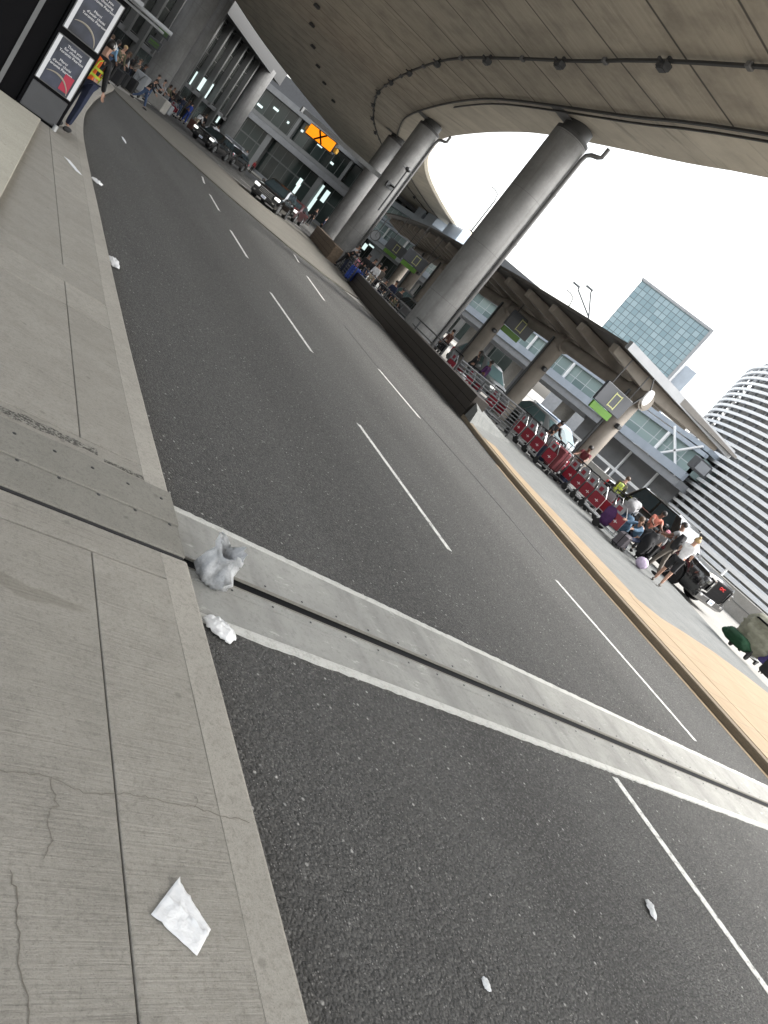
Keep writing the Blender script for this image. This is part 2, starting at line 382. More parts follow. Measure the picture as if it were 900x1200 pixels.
        if bevel:
            b = o.modifiers.new('bevel', 'BEVEL'); b.width = bevel; b.segments = 2; b.limit_method = 'ANGLE'; b.angle_limit = R(35)
        if label: o['label'] = label
        return o

def tag(o, label, cat, group=None):
    o['label'] = label; o['category'] = cat
    if group: o['group'] = group
    return o
def struct(o): o['kind'] = 'structure'; return o
def thing(name, label, cat, loc=(0, 0, 0), rz=0, group=None):
    o = bpy.data.objects.new(name, None); COL.objects.link(o); o.location = loc; o.rotation_euler = (0, 0, rz); o.empty_display_size = .1
    return tag(o, label, cat, group)
def dup(root, loc, rz, label, group=None):
    r = root.copy(); COL.objects.link(r); r.location = loc; r.rotation_euler = (0, 0, rz); r['label'] = label
    if group: r['group'] = group
    for ch in list(root.children):
        c = ch.copy(); COL.objects.link(c); c.parent = r
        for g in list(ch.children):
            d = g.copy(); COL.objects.link(d); d.parent = c
    return r
def text(name, body, size, mt, parent, mw, extrude=.002, align='CENTER', spacing=1.0):
    cu = bpy.data.curves.new(name, 'FONT'); cu.body = body; cu.size = size; cu.extrude = extrude; cu.align_x = align; cu.align_y = 'CENTER'; cu.space_line = spacing
    o = bpy.data.objects.new(name, cu); COL.objects.link(o)
    dg = bpy.context.evaluated_depsgraph_get(); me = bpy.data.meshes.new_from_object(o.evaluated_get(dg)); bpy.data.objects.remove(o)
    me.materials.clear(); me.materials.append(M[mt])
    o = bpy.data.objects.new(name, me); COL.objects.link(o); o.parent = parent; o.matrix_local = mw
    return o
def face_mw(c, right, upv):                               # text plane: x = right, y = up
    right = Vector(right).normalized(); upv = Vector(upv).normalized(); n = right.cross(upv)
    mm = Matrix((right, upv, n)).transposed().to_4x4(); mm.translation = c; return mm
def spline(pts, step=1.0):
    P = [Vector((*p, 0)) if len(p) == 2 else Vector(p) for p in pts]; out = []
    for i in range(len(P)-1):
        a, b, c, d = P[max(i-1, 0)], P[i], P[i+1], P[min(i+2, len(P)-1)]
        n = max(1, int((c-b).length/step))
        for k in range(n):
            t = k/n
            out.append(.5*((2*b)+(c-a)*t+(2*a-5*b+4*c-d)*t*t+(3*b-a-3*c+d)*t**3))
    out.append(P[-1]); return out
def lefts(C):
    out = []
    for i in range(len(C)):
        d = (C[min(i+1, len(C)-1)]-C[max(i-1, 0)]).normalized(); out.append(Vector((-d.y, d.x, 0)))
    return out

# ------------------------------------------------------------------ ground, roads, pavements
def V2(x, y, z=0): return Vector((x, y, z))
g = MB(); g.prism([(-700, -700), (700, -700), (700, 700), (-700, 700)], -.5, -.012); struct(g.build('ground', 'ground'))
kerb_pts = [(1.80, -8), (1.80, 1), (1.79, 3), (1.775, 6.3), (1.84, 11), (1.91, 15.3), (2.02, 18.5), (2.30, 22.3), (2.82, 27.1), (3.4, 31.9), (4.1, 36.9), (4.75, 41.5)]
KC = spline(kerb_pts, .5)
nose = [Vector(p+(0,)) for p in ((4.95, 43.0), (4.92, 44.2), (4.5, 45.1), (3.6, 45.6), (2.0, 45.8), (0, 45.9))]
def kx(y):
    for a, b in zip(KC, KC[1:]):
        if a.y <= y <= b.y: return a.x+(b.x-a.x)*(y-a.y)/(b.y-a.y)
    return KC[-1].x
med_near = [(5.2, 42.5), (5.8, 40.4), (6.5, 38.4), (7.1, 36.6), (8.2, 34.6), (9.2, 32.9), (10.4, 31.6), (11.6, 30.6), (13.4, 30.2), (14.9, 30.6)]
isl_kerb = [(11.2, -6), (11.3, 1), (11.55, 4), (11.75, 5.8), (12.0, 8.6), (12.3, 10.5), (12.75, 13), (13.4, 15.6), (14.0, 17.4)]
# driving surface
road = [(1.0, -9), (1.0, 46)]
road += [(4.9, 46)] + med_near + [(15.6, 29.5), (15.6, 17.6)] + [(p[0]+.3, p[1]) for p in reversed(isl_kerb)]
g = MB(); g.prism(road, -.011, 0); struct(g.build('road', 'asphalt'))
# farther carriageway next to the terminal
far_road = [(7.2, 53.2), (8.0, 52.6), (9.6, 53.6), (11.5, 53.0), (13.2, 50.6), (15.8, 49.6), (20.6, 51.6), (26, 60), (40, 75), (40, 98), (27, 96), (19.6, 89), (14.4, 79), (9.9, 62.7)]
g = MB(); g.prism(far_road, -.011, 0.002); struct(g.build('far_road', 'asphalt'))
# raised concrete median between the carriageways
med = med_near + [(16.2, 31.5), (17.6, 36.5), (19.0, 41), (20.4, 50.5), (15.8, 49.4), (13.2, 50.3), (11.5, 52.7), (9.6, 53.2), (8.0, 52.2), (4.9, 46.3)]
g = MB(); g.prism(med, -.011, .06); struct(g.build('median', 'median', bevel=.02))
# sidewalk built as separate cast slabs
yb = [-8, 2.985, 3.215, 3.895, 4.10, 6.335, 6.945, 7.425, 10.82, 14.2, 17.7]
g = MB()
xs = [-14, -3.7, -1.25, 1.222]
gap = .004
for i in range(len(yb)-1):
    if i == 2: continue
    y0, y1 = yb[i]+gap+.0015, yb[i+1]-gap-.0015
    cols = [(-14, -3.7), (-3.7, -1.25), (-1.25, 1.222)]
    if i in (1, 3, 6): cols = [(-14, 1.222)]
    if i in (1, 3, 6):
        n = 3; pr = [(kx(y0+(y1-y0)*k/n)-.1682, y0+(y1-y0)*k/n) for k in range(n+1)]
        g.prism([(-14, y0)]+pr+[(-14, y1)], .05, .15)
    else:
        for a, b in cols: g.prism([(a+gap, y0), (b-gap, y0), (b-gap, y1), (a+gap, y1)], .05, .15)
        n = 6; pr = [(kx(y0+(y1-y0)*k/n)-.1682, y0+(y1-y0)*k/n) for k in range(n+1)]
        g.prism([(1.222+gap, y0)]+pr+[(1.222+gap, y1)], .05, .15)
yy = 17.7
while yy < 40:
    y0, y1 = yy+gap, yy+3.4-gap
    for a, b in ((-14, -1.25), (-1.25, 1.222)): g.prism([(a+gap, y0), (b-gap, y0), (b-gap, y1), (a+gap, y1)], .05, .15)
    n = 4; pr = [(kx(y0+(y1-y0)*k/n)-.1682, y0+(y1-y0)*k/n) for k in range(n+1)]
    g.prism([(1.222+gap, y0)]+pr+[(1.222+gap, y1)], .05, .15); yy += 3.4
g.prism([(-14, 41.51), (4.58, 41.51), (4.77, 43), (4.75, 44.1), (4.35, 44.95), (3.5, 45.42), (2, 45.62), (-14, 45.7)], .05, .15)
struct(g.build('sidewalk', 'walk', bevel=.0035))
g = MB(); pr = [(p.x-.05, p.y) for p in KC]; g.prism([(-14.2, -8)]+pr+[(-14.2, 41.5)], -.01, .07); struct(g.build('sidewalk_bed', 'black'))
g = MB(); C = KC+nose; L = lefts(C)
def kerb_ribbon(g, C, L, w, h0, h1):
    rings = []
    for p, l in zip(C, L):
        rings.append([p+l*w+Vector((0, 0, h0)), p+Vector((0, 0, h0)), p+Vector((0, 0, h1-.016)), p+l*.005+Vector((0, 0, h1-.005)), p+l*.018+Vector((0, 0, h1)), p+l*w+Vector((0, 0, h1))])
    g.loft(rings, True)
def cut_rows(C, y0, y1):
    return [p for p in C if y0 < p.y < y1]
for a, b in ((-9, 3.21), (3.90, 99)):
    seg = [p for p in KC if a < p.y < b]
    if a > 0: seg = [Vector((kx(3.90), 3.90, 0))]+seg
    else: seg = seg+[Vector((kx(3.208), 3.208, 0))]
    if b == 99: seg = seg+nose
    kerb_ribbon(g, seg, lefts(seg), .168, -.01, .15)
struct(g.build('kerb', 'kerb'))
# far pavement in front of the terminal
plaza = [(-40, 53), (6.4, 53), (7.06, 53.6), (9.75, 62.7), (14.2, 79), (19.4, 89.3), (27, 96.5), (40, 98.4), (70, 90), (70, 130), (-40, 130)]
g = MB(); g.prism(plaza, -.01, .12); struct(g.build('terminal_pavement', 'median', bevel=.02))
C = spline([(6.2, 52.9), (7.06, 53.6), (9.8, 62.7), (14.3, 79), (19.5, 89.2)], 1.0); g = MB()
kerb_ribbon(g, C, lefts(C), .35, -.01, .135); struct(g.build('terminal_kerb', 'band'))
# island pavement beyond the road
IK = spline(isl_kerb, .5)
isl_far = [(20.6, 11.3), (19.85, 9.7), (19.45, 8.3), (19.2, 5), (19.2, -6)]
g = MB(); g.prism([(p.x+.16, p.y) for p in IK]+[(14.6, 18.6), (15.0, 23), (16.3, 29), (17.9, 37), (19.4, 42), (24.5, 56), (31, 64), (34, 62), (27.5, 50), (23.5, 36), (22.9, 24), (22.4, 17), (21.4, 13)]+isl_far, -.01, .12)
struct(g.build('island', 'island', bevel=.015))
g = MB(); rings = []
for p, l in zip(IK, lefts(IK)):
    rings.append([p-l*.18+Vector((0, 0, -.01)), p+Vector((0, 0, -.01)), p+Vector((0, 0, .09)), p-l*.02+Vector((0, 0, .116)), p-l*.18+Vector((0, 0, .124))])
g.loft([list(reversed(r)) for r in rings]); struct(g.build('island_kerb', 'kerbface'))
# yellow tactile strip and the yellow ramp at its near end
g = MB(); top = []
for p, l in zip(IK, lefts(IK)):
    if p.y < -4 or p.y > 16.2: continue
    w = 1.35 if p.y < 9 else max(.55, 1.35-(p.y-9)*.16)
    a, b = p-l*.2, p-l*(w+.1); top.append((a, b))
g.loft([[a+Vector((0, 0, .10)), b+Vector((0, 0, .10)), b+Vector((0, 0, .13)), a+Vector((0, 0, .13))] for a, b in top])
g.prism([(12.6, -4), (18.6, -4), (18.9, 5), (18.5, 7.3), (17.6, 7.7), (16.4, 8.05), (15.0, 8.15), (14.0, 8.15), (13.2, 8.6), (13.0, 8.3)], .10, .134)
struct(g.build('tactile_paving', 'tactile'))
g = MB()                                                  # tan gutter stain line
for k in range(len(IK)-1):
    a, b = IK[k], IK[k+1]
    if b.y > 14: break
    la, lb = lefts(IK)[k], lefts(IK)[k+1]
    g.add([a+la*.16+V2(0, 0, .004), b+lb*.16+V2(0, 0, .004), b+lb*.01+V2(0, 0, .004), a+la*.01+V2(0, 0, .004)], [(0, 1, 2, 3)])
struct(g.build('gutter_sand', 'tactile'))
# pale concrete road on the far side of the island
g = MB(); g.prism([(20.9, -10), (33, -10), (33, 30), (34, 60), (40, 74), (25.5, 59.5), (22, 48), (20.5, 36), (20.5, 11)], -.011, .003); struct(g.build('outer_road', 'road2'))

# expansion joint across the road
def jy(x, which):                                        # joint edges run slightly skewed
    t = {'up': (4.06, 3.55), 'g1': (3.50, 3.13), 'g0': (3.40, 3.02), 'lo': (2.95, 2.60)}[which]
    return t[0]+(t[1]-t[0])*(x-1.8)/(11-1.8)
def jband(a, b, da, db, x0, x1, z0, z1, mt, name):
    g = MB(); N = 24 if mt != 'white_edge' else 240; rings = []; rj = random.Random(len(a)+int(da*1000))
    for i in range(N+1):
        x = x0+(x1-x0)*i/N; jt = rj.uniform(-.007, .007) if mt == 'white_edge' else 0
        ja, jb = (jt, 0) if a == 'lo' else (0, jt)
        rings.append([V2(x, jy(x, a)+da+ja, z0), V2(x, jy(x, b)+db+jb, z0), V2(x, jy(x, b)+db+jb, z1), V2(x, jy(x, a)+da+ja, z1)])
    g.loft(rings); return struct(g.build(name, mt))
X0, X1 = 1.5, 11.55
jband('g1', 'up', .095, -.06, X0, X1, -.01, .012, 'band', 'expansion_joint')
jband('lo', 'g0', .06, -.095, X0, X1, -.01, .012, 'band', 'expansion_joint')
jband('up', 'up', -.062, .0, X0, X1, -.01, .015, 'white_edge', 'expansion_joint')
jband('lo', 'lo', .0, .062, X0, X1, -.01, .015, 'white_edge', 'expansion_joint')
jband('g1', 'g1', .0, .093, X0, X1, -.01, .014, 'band', 'expansion_joint')
jband('g0', 'g0', -.093, .0, X0, X1, -.01, .014, 'band', 'expansion_joint')
jband('g0', 'g1', 0, 0, X0, X1, -.01, .0035, 'black', 'expansion_joint')
jband('g1', 'g1', -.004, .008, X0, X1, -.005, .0175, 'steel_plate', 'expansion_joint')
jband('g0', 'g0', -.008, .004, X0, X1, -.005, .0175, 'steel_plate', 'expansion_joint')
g = MB(); k = 0
x = 2.2
while x < 11.2:
    for w, s_ in (('g1', .05), ('g0', -.05)): g.lathe([(.008, 0), (.008, .004), (.005, .006)], (x, jy(x, w)+s_, .013), 8)
    x += .3
struct(g.build('expansion_joint_bolts', 'darksteel'))
# joint cover plates across the sidewalk
g = MB()
def plate(y0a, y1a, xr, z=.158):
    g.loft([[V2(-6, y0a, .05), V2(xr, y0a, .05), V2(xr, y0a, z), V2(-6, y0a, z)], [V2(-6, y1a, .05), V2(xr, y1a, .05), V2(xr, y1a, z), V2(-6, y1a, z)]])
plate(3.245, 3.535, 1.775, .156); plate(3.541, 3.893, 1.782, .162)
struct(g.build('joint_cover_plate', 'steel_plate', bevel=.006))
g = MB(); g.box((-2.1, 3.228, .1), (7.72, .018, .1)); struct(g.build('joint_seal', 'blackrub'))
g = MB()
for y_, z_ in ((3.77, .162), (3.52, .156)):
    for k in range(-6, 5): g.lathe([(.011, 0), (.011, .0015), (.007, .003), (.007, .0032)], (.84+.215*k+(.0 if z_ > .16 else .02), y_, z_), 12)
struct(g.build('joint_plate_bolts', 'darksteel'))
# crumbled patch along the joint
def stain_mat(name, col, sc, lo, hi):
    q = NT(name); v = q.n('TexCoord').outputs['Object']; n1 = q.noise(v, sc, 6, .75)
    q.l(q.mix(q.ramp(n1, lo, hi), (.26, .25, .22), col), q.b.inputs['Base Color']); q.b.inputs['Roughness'].default_value = .9
    q.bump(q.noise(v, 60, 4, .7), 1.0, .012); return q.m
M['spall'] = stain_mat('spalled_concrete', (.05, .047, .04), 45, .42, .55)
def patch(name, mt, C, z, thick=.003):
    g = MB(); g.loft([[V2(x, y, z) for x, y in C], [V2(x, y, z+thick) for x, y in C]]); return struct(g.build(name, mt))
rr = random.Random(3); pts = []
xs_ = [.2+.07*i for i in range(17)]
topl = [(x, 4.035+rr.uniform(-.02, .02)) for x in xs_]; botl = [(x, 3.955-rr.uniform(-.02, .012)-(.0 if x < 1 else -.02)) for x in xs_]
patch('spalled_patch', 'spall', botl+list(reversed(topl)), .1495)
xs_ = [1.36+.05*i for i in range(6)]
patch('spalled_patch', 'spall', [(x, 3.93+rr.uniform(-.006, .006)) for x in xs_]+[(x, 3.96+rr.uniform(-.008, .008)) for x in reversed(xs_)], .1495)
# damp stain and cracks on the near slabs
q = NT('damp_stain'); M['damp'] = q.m; q.b.inputs['Base Color'].default_value = (.15, .135, .11, 1); q.b.inputs['Roughness'].default_value = .7
M['crackline'] = mat('crack_dirt', (.15, .138, .115), .9)
def crack(pts, w=.0024, z=.1503):
    g = MB(); P = [Vector((*p, z)) for p in pts]; out = []
    for a, b in zip(P, P[1:]):
        n = max(2, int((b-a).length/.018))
        for k in range(n): 
            t = k/n; p = a.lerp(b, t); out.append(p+Vector((rr.uniform(-.007, .007), rr.uniform(-.007, .007), 0)))
    L = lefts(out); rings = []
    for p, l in zip(out, L):
        ww = w*rr.uniform(.25, 1); rings.append([p+l*ww/2, p-l*ww/2, p-l*ww/2+V2(0, 0, .0012), p+l*ww/2+V2(0, 0, .0012)])
    g.loft(rings); return struct(g.build('pavement_crack', 'crackline'))
crack([(.2, 1.7), (.84, 1.655), (1.0, 1.66), (1.11, 1.62), (1.27, 1.645), (1.5, 1.63), (1.78, 1.6)])
crack([(1.0, 1.66), (1.02, 1.56), (.98, 1.5), (1.0, 1.43), (.97, 1.36)], .002)
crack([(.88, 1.33), (.9, 1.26), (.905, 1.12), (.93, .98), (.935, .8)], .004)
crack([(1.52, 1.635), (1.55, 1.66), (1.53, 1.69)], .002)

# lane paint
def stripe(pts, w, mt='white_line'):
    C = spline(pts, .4); L = lefts(C); g = MB()
    g.loft([[p+l*w/2+V2(0, 0, -.002), p-l*w/2+V2(0, 0, -.002), p-l*w/2+V2(0, 0, .004), p+l*w/2+V2(0, 0, .004)] for p, l in zip(C, L)]); return g
for i, P in enumerate([[(5.94, -2), (5.95, 0), (5.97, 1), (5.97, 2.74)], [(5.91, 5.92), (5.88, 9.04)], [(6.10, 12.06), (6.2, 15.44)], [(6.36, 18.32), (6.6, 21.36)], [(6.9, 24.38), (7.2, 27.4)], [(7.55, 30.2), (7.95, 32.6)],
          [(9.36, 3.95), (9.34, 5), (9.27, 7.1)], [(9.44, 12.8), (9.52, 15.44)], [(10.06, 21.28), (10.58, 24.56)], [(11.2, 27.4), (11.6, 29.2)], [(9.4, -3), (9.4, 0)]]):
    struct(stripe(P, .085).build('lane_marking', 'white_line'))
q = NT('tar_seam'); v = q.n('TexCoord').outputs['Object']; M['tar'] = q.m; q.b.inputs['Base Color'].default_value = (.018, .018, .018, 1); q.b.inputs['Roughness'].default_value = .6
C = [p+V2(rr.uniform(-.02, .02), 0, 0) for p in spline([(9.62, 7.8), (9.75, 10.7), (9.6, 15.4), (9.9, 19)], .5)]
g = MB(); L = lefts(C); g.loft([[p+l*.02+V2(0, 0, -.002), p-l*.02+V2(0, 0, -.002), p-l*.02+V2(0, 0, .0035), p+l*.02+V2(0, 0, .0035)] for p, l in zip(C, L)]); struct(g.build('road_seam', 'tar'))
for P in [[(13.4, 53.2), (15.2, 51.6)], [(16.6, 58.5), (18.6, 56)], [(19.4, 57), (21.2, 55.2)]]:
    g = stripe(P, .15); struct(g.build('lane_marking', 'white_line', loc=(0, 0, .003)))

# ------------------------------------------------------------------ elevated deck overhead
EDGE = [(13.6, -16), (14.9, 0), (15.75, 8), (16.4, 16.7), (16.9, 20.5), (17.3, 24.6), (17.95, 30.2), (18.8, 34.4), (20.3, 40.2), (22.5, 47.6), (24.6, 53), (29.2, 62.2), (35.5, 71), (45.5, 81), (57, 88.5), (75, 96), (100, 102)]
EC = spline(EDGE, 1.2); EL = lefts(EC)
ES = [0]
for a, b in zip(EC, EC[1:]): ES.append(ES[-1]+(b-a).length)
def on_deck(s_, t, z):
    for i in range(len(ES)-1):
        if ES[i] <= s_ <= ES[i+1]:
            f = (s_-ES[i])/(ES[i+1]-ES[i]); p = EC[i].lerp(EC[i+1], f)+EL[i].lerp(EL[i+1], f).normalized()*t; return V2(p.x, p.y, z)
def s_at_y(y):
    for i in range(len(EC)-1):
        if EC[i].y <= y <= EC[i+1].y: return ES[i]+(ES[i+1]-ES[i])*(y-EC[i].y)/(EC[i+1].y-EC[i].y)
ov = thing('overpass', 'curved concrete roadway deck overhead, covering the road and carried on round pillars', 'overpass')
prof = [(-.25, 11.5), (-.25, 10.62), (-.05, 10.40), (.35, 10.36), (2.4, 10.05), (5, 10.0), (10, 10.0), (15, 10.0), (19.0, 10.05), (19.8, 10.3), (19.8, 11.5)]
me = bpy.data.meshes.new('deck'); vs = []; fs = []; n = len(prof)
for p, l in zip(EC, EL):
    for t, z in prof: vs.append(tuple(p+l*t+V2(0, 0, z)))
for i in range(len(EC)-1):
    for j in range(n):
        k = (j+1) % n; fs.append((i*n+j, (i+1)*n+j, (i+1)*n+k, i*n+k))
fs.append(tuple(range(n))); fs.append(tuple(reversed(range((len(EC)-1)*n, len(EC)*n))))
me.from_pydata(vs, [], fs); uvl = me.uv_layers.new(name='UVMap')
for poly in me.polygons:
    for li in poly.loop_indices:
        vi = me.loops[li].vertex_index; uvl.data[li].uv = (ES[vi//n], prof[vi % n][0])
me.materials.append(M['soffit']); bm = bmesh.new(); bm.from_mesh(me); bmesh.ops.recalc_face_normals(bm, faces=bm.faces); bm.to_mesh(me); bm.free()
o = bpy.data.objects.new('deck', me); COL.objects.link(o); o.parent = ov
def deck_line(name, t, z, w, h, mt, s0=0, s1=None, nn=4):
    s1 = s1 or ES[-1]-1; g = MB(); rings = []; s_ = s0
    while s_ <= s1:
        c = on_deck(s_, t, z); l = (on_deck(s_, t+.1, z)-c).normalized()
        rings.append([c+l*w/2, c-l*w/2, c-l*w/2+V2(0, 0, h), c+l*w/2+V2(0, 0, h)]); s_ += 1.5
    g.loft(rings); return g.build(name, mt, ov)
deck_line('conduit', 2.55, 9.93, .07, .07, 'conduit'); deck_line('conduit', 2.2, 9.98, .05, .06, 'conduit', 0, s_at_y(38))
deck_line('lighting_rail', 4.85, 9.87, .075, .07, 'conduit')
deck_line('drip_groove', .62, 10.325, .05, .03, 'conduit')
s0 = s_at_y(16.6); k = -4
while True:
    s_ = s0+5.45*k
    if s_ > ES[-1]-20: break
    if s_ > 1:
        c = on_deck(s_, 4.85, 0); d = on_deck(s_+.3, 4.85, 0)-c; rz = math.atan2(d.y, d.x)
        g = MB(); g.rbox((0, 0, 9.77), (.34, .26, .19), .03, 0); g.box((0, 0, 9.665), (.26, .18, .03)); g.box((0, .19, 9.8), (.08, .14, .05)); g.box((0, 0, 9.93), (.1, .1, .16))
        lf = g.build('light_fixture', 'darksteel', ov, loc=(c.x, c.y, 0), rz=rz)
        g = MB(); c2 = on_deck(s_+2.72, 4.85, 0); g.rbox((0, 0, 9.9), (.16, .2, .13), .02); g.build('junction_box', 'pipe', ov, loc=(c2.x, c2.y, 0), rz=rz)
    k += 1
for s_ in [s_at_y(y) for y in (38, 43, 48, 53, 58, 62, 66)]:
    for t in (10.2,):
        c = on_deck(s_, t, 9.9); g = MB(); g.rbox((0, 0, 0), (.34, .3, .16), .03); g.build('light_fixture', 'conduit', ov, loc=c)
def pillar(x, y, r, label, top=9.35, pipe_az=-20, block_az=180):
    t = thing('concrete_pillar', label, 'pillar', (x, y, 0), 0, 'round pillars under the deck')
    g = MB(); g.lathe([(r, -.01), (r, .5), (r*.995, 4), (r*.99, top)], n=48); g.build('shaft', 'pillar', t, True)
    g = MB(); g.lathe([(r*.97, top+.001), (r*.99, top+.03), (r*.99, top+.14), (r*.8, top+.18), (r*.8, top+.55)], n=40); g.build('collar', 'conduit', t, True)
    g = MB(); a = R(block_az); c = V2(math.cos(a)*r*.95, math.sin(a)*r*.95+.25, 0)
    g.loft([[c+V2(*p, top+.38) for p in ((-.32, -.3), (.32, -.3), (.32, .3), (-.32, .3))], [c+V2(*p, 10.06) for p in ((-.46, -.46), (.46, -.46), (.46, .46), (-.46, .46))]]); g.build('bearing_block', 'pillar', t)
    a = R(pipe_az); d = V2(math.cos(a), math.sin(a))
    p = d*(r+.10)
    g = MB(); g.tube([p+V2(0, 0, 0), p+V2(0, 0, top-.35), p+V2(0, 0, top-.12)+d*.03, p+d*.18+V2(0, 0, top), p+d*.42+V2(0, 0, top+.06), p+d*.55+V2(0, 0, top+.14), p+d*.56+V2(0, 0, top+.5)], .085, 10)
    for z in (1.2, 3.4, 5.6, 7.8): g.lathe([(.1, z), (.1, z+.06)], p, 10)
    g.build('drain_pipe', 'pipe', t, True)
    return t
pillar(16.25, 25.75, .735, 'large grey round pillar nearest the road, with a drain pipe, behind the dark wall', 9.66, -52)
p2 = pillar(20.45, 45.6, .74, 'grey round pillar carrying the orange lit lane sign arm', 9.62, -50)
pillar(25.2, 60.0, .74, 'far grey pillar partly hidden behind the pillar with the sign arm', 9.6, -50)
# lit lane sign on its arm
sg = thing('lane_sign', 'lit orange lane sign with a black X on a grey arm from a pillar', 'sign', (0, 0, 0))
a0 = at_d(359, 124, 47.6); a1 = at_d(447, 212, 46.0); a1 = V2(20.2, 45.1, 5.75); a0 = V2(a0.x, a0.y, 6.05)
g = MB(); g.bar(a0, a1, .16, .26); g.box(a0, (.3, .3, .34)); g.build('arm', 'steel', sg)
g = MB(); g.box(a1+V2(0, 0, -.05), (.5, .5, .34)); g.tube([a1+V2(.1, -.75, -1.6), a1+V2(.1, -.75, 1.2)], .05); g.bar(a1, a1+V2(.1, -.75, 0), .1, .1); g.ball(a1+V2(.1, -.75, 1.3), (.2, .2, .14)); g.bar(a1+V2(-.3, -.75, 1.25), a1+V2(.5, -.75, 1.25), .06, .06)
g.build('bracket', 'darksteel', sg)
d = (a1-a0).normalized(); dh = V2(d.x, d.y).normalized(); c = a0+d*2.45+V2(0, 0, -.58); nrm = V2(dh.y, -dh.x)
mm = Matrix((dh, -nrm, V2(0, 0, 1))).transposed()
g = MB(); g.rbox(c, (2.5, .35, .75), .05, 0, 0, mm); bx = g.build('sign_box', 'darksteel', sg)
g = MB(); g.rbox(c+nrm*.19, (2.38, .03, .64), .01, 0, 0, mm); g.build('lit_face', 'litpanel', bx)
g = MB()
for s_ in (-1, 1): g.bar(c+nrm*.222+dh*(-.34*s_)+V2(0, 0, -.32), c+nrm*.222+dh*(.34*s_)+V2(0, 0, .32), .03, .11)
g.build('cross_mark', 'black', bx)
g = MB()
M['amber'] = mat('amber_beacon', (.6, .32, .04), .3)
for s_ in (-1.38, 1.38): g = MB(); g.rbox(c+dh*s_+V2(0, 0, -.05), (.22, .3, .34), .06, 0, 0, mm); g.build('beacon', 'amber', sg)
g = MB()
for s_ in (-.9, .9): g = MB(); g.bar(c+dh*s_+V2(0, 0, .34), c+dh*s_+V2(0, 0, .62), .07, .07); g.build('hanger', 'steel', sg)

# ------------------------------------------------------------------ dark wall with railings
def wall_run(name, label, pts, h, th, mt, cap=None):
    C = spline(pts, .8); L = lefts(C); g = MB(); rings = []
    for p, l in zip(C, L): rings.append([p+V2(0, 0, -.01), p-l*th+V2(0, 0, -.01), p-l*th+V2(0, 0, h), p+V2(0, 0, h)])
    g.loft(rings); t = thing(name, label, 'wall'); b = g.build('wall_body', mt, t, bevel=.015)
    g = MB()
    for z in (h*.33, h*.66):
        rings = [[p+l*.004+V2(0, 0, z-.008), p-l*.05+V2(0, 0, z-.008), p-l*.05+V2(0, 0, z+.008), p+l*.004+V2(0, 0, z+.008)] for p, l in zip(C, L)]; g.loft(rings)
    g.build('joint_line', 'black', t); return t, C, L
w1, WC, WL = wall_run('granite_wall', 'long low dark brown stone wall curving along the road edge', [(14.0, 17.45), (14.25, 18.5), (14.6, 20.6), (14.95, 22.9), (15.5, 26), (16.15, 29.3), (16.9, 33), (17.75, 36.8)], .80, .5, 'granite')
wall_run('granite_wall', 'short brown block planter wall by the far pillars', [(18.6, 42.5), (19.2, 44.5), (20.3, 49), (21.6, 54)], 1.0, .6, 'brick')
# ledge at the wall's end
g = MB(); g.loft([[V2(13.75, 16.6, .1), V2(17.2, 18.45, .1), V2(17.2, 18.8, .1), V2(14.1, 17.45, .1)], [V2(13.85, 16.8, .5), V2(17.2, 18.5, .16), V2(17.2, 18.8, .16), V2(14.15, 17.45, .62)]])
o = g.build('concrete_ledge', 'island', bevel=.02); tag(o, 'sloping pale concrete ledge at the near end of the dark wall', 'ledge')
def railing(label, pts, z0, h, rows, post_step, gx=None, mt='rail'):
    t = thing('railing', label, 'railing', group='railings along the dark wall'); g = MB()
    for a, b in zip(pts, pts[1:]):
        for k in range(rows+1):
            z = z0+.12+(h-.12)*k/rows; g.tube([V2(*a, z), V2(*b, z)], (.028 if k == rows else .02), 6)
    g.build('rails', mt, t)
    for a, b in zip(pts, pts[1:]):
        L_ = (V2(*b)-V2(*a)).length; n_ = max(1, round(L_/post_step))
        for k in range(n_+(1 if b == pts[-1] else 0)):
            p = V2(*a).lerp(V2(*b), k/n_); g = MB(); g.box((p.x, p.y, z0+h/2), (.05, .05, h), .5); g.lathe([(.07, 0), (.07, .012)], (p.x, p.y, z0), 10); g.build('post', 'darksteel', t)
    return t
wp = [(p.x-l.x*.2, p.y-l.y*.2) for p, l in zip(WC, WL)]
railing('two-bar steel railing on top of the long dark wall', [wp[i] for i in range(4, len(wp), 3)], .80, .42, 1, 2.2)
railing('many-bar steel railing turning from the dark wall to the first cart row', [(14.75, 20.2), (15.7, 19.7), (17.3, 18.95)], .13, 1.08, 8, 1.3)
railing('dark barred railing beyond the wall, beside the loaded carts', [(17.2, 35.5), (18.1, 38.6), (19.1, 41.6)], .13, 1.05, 6, 1.2)

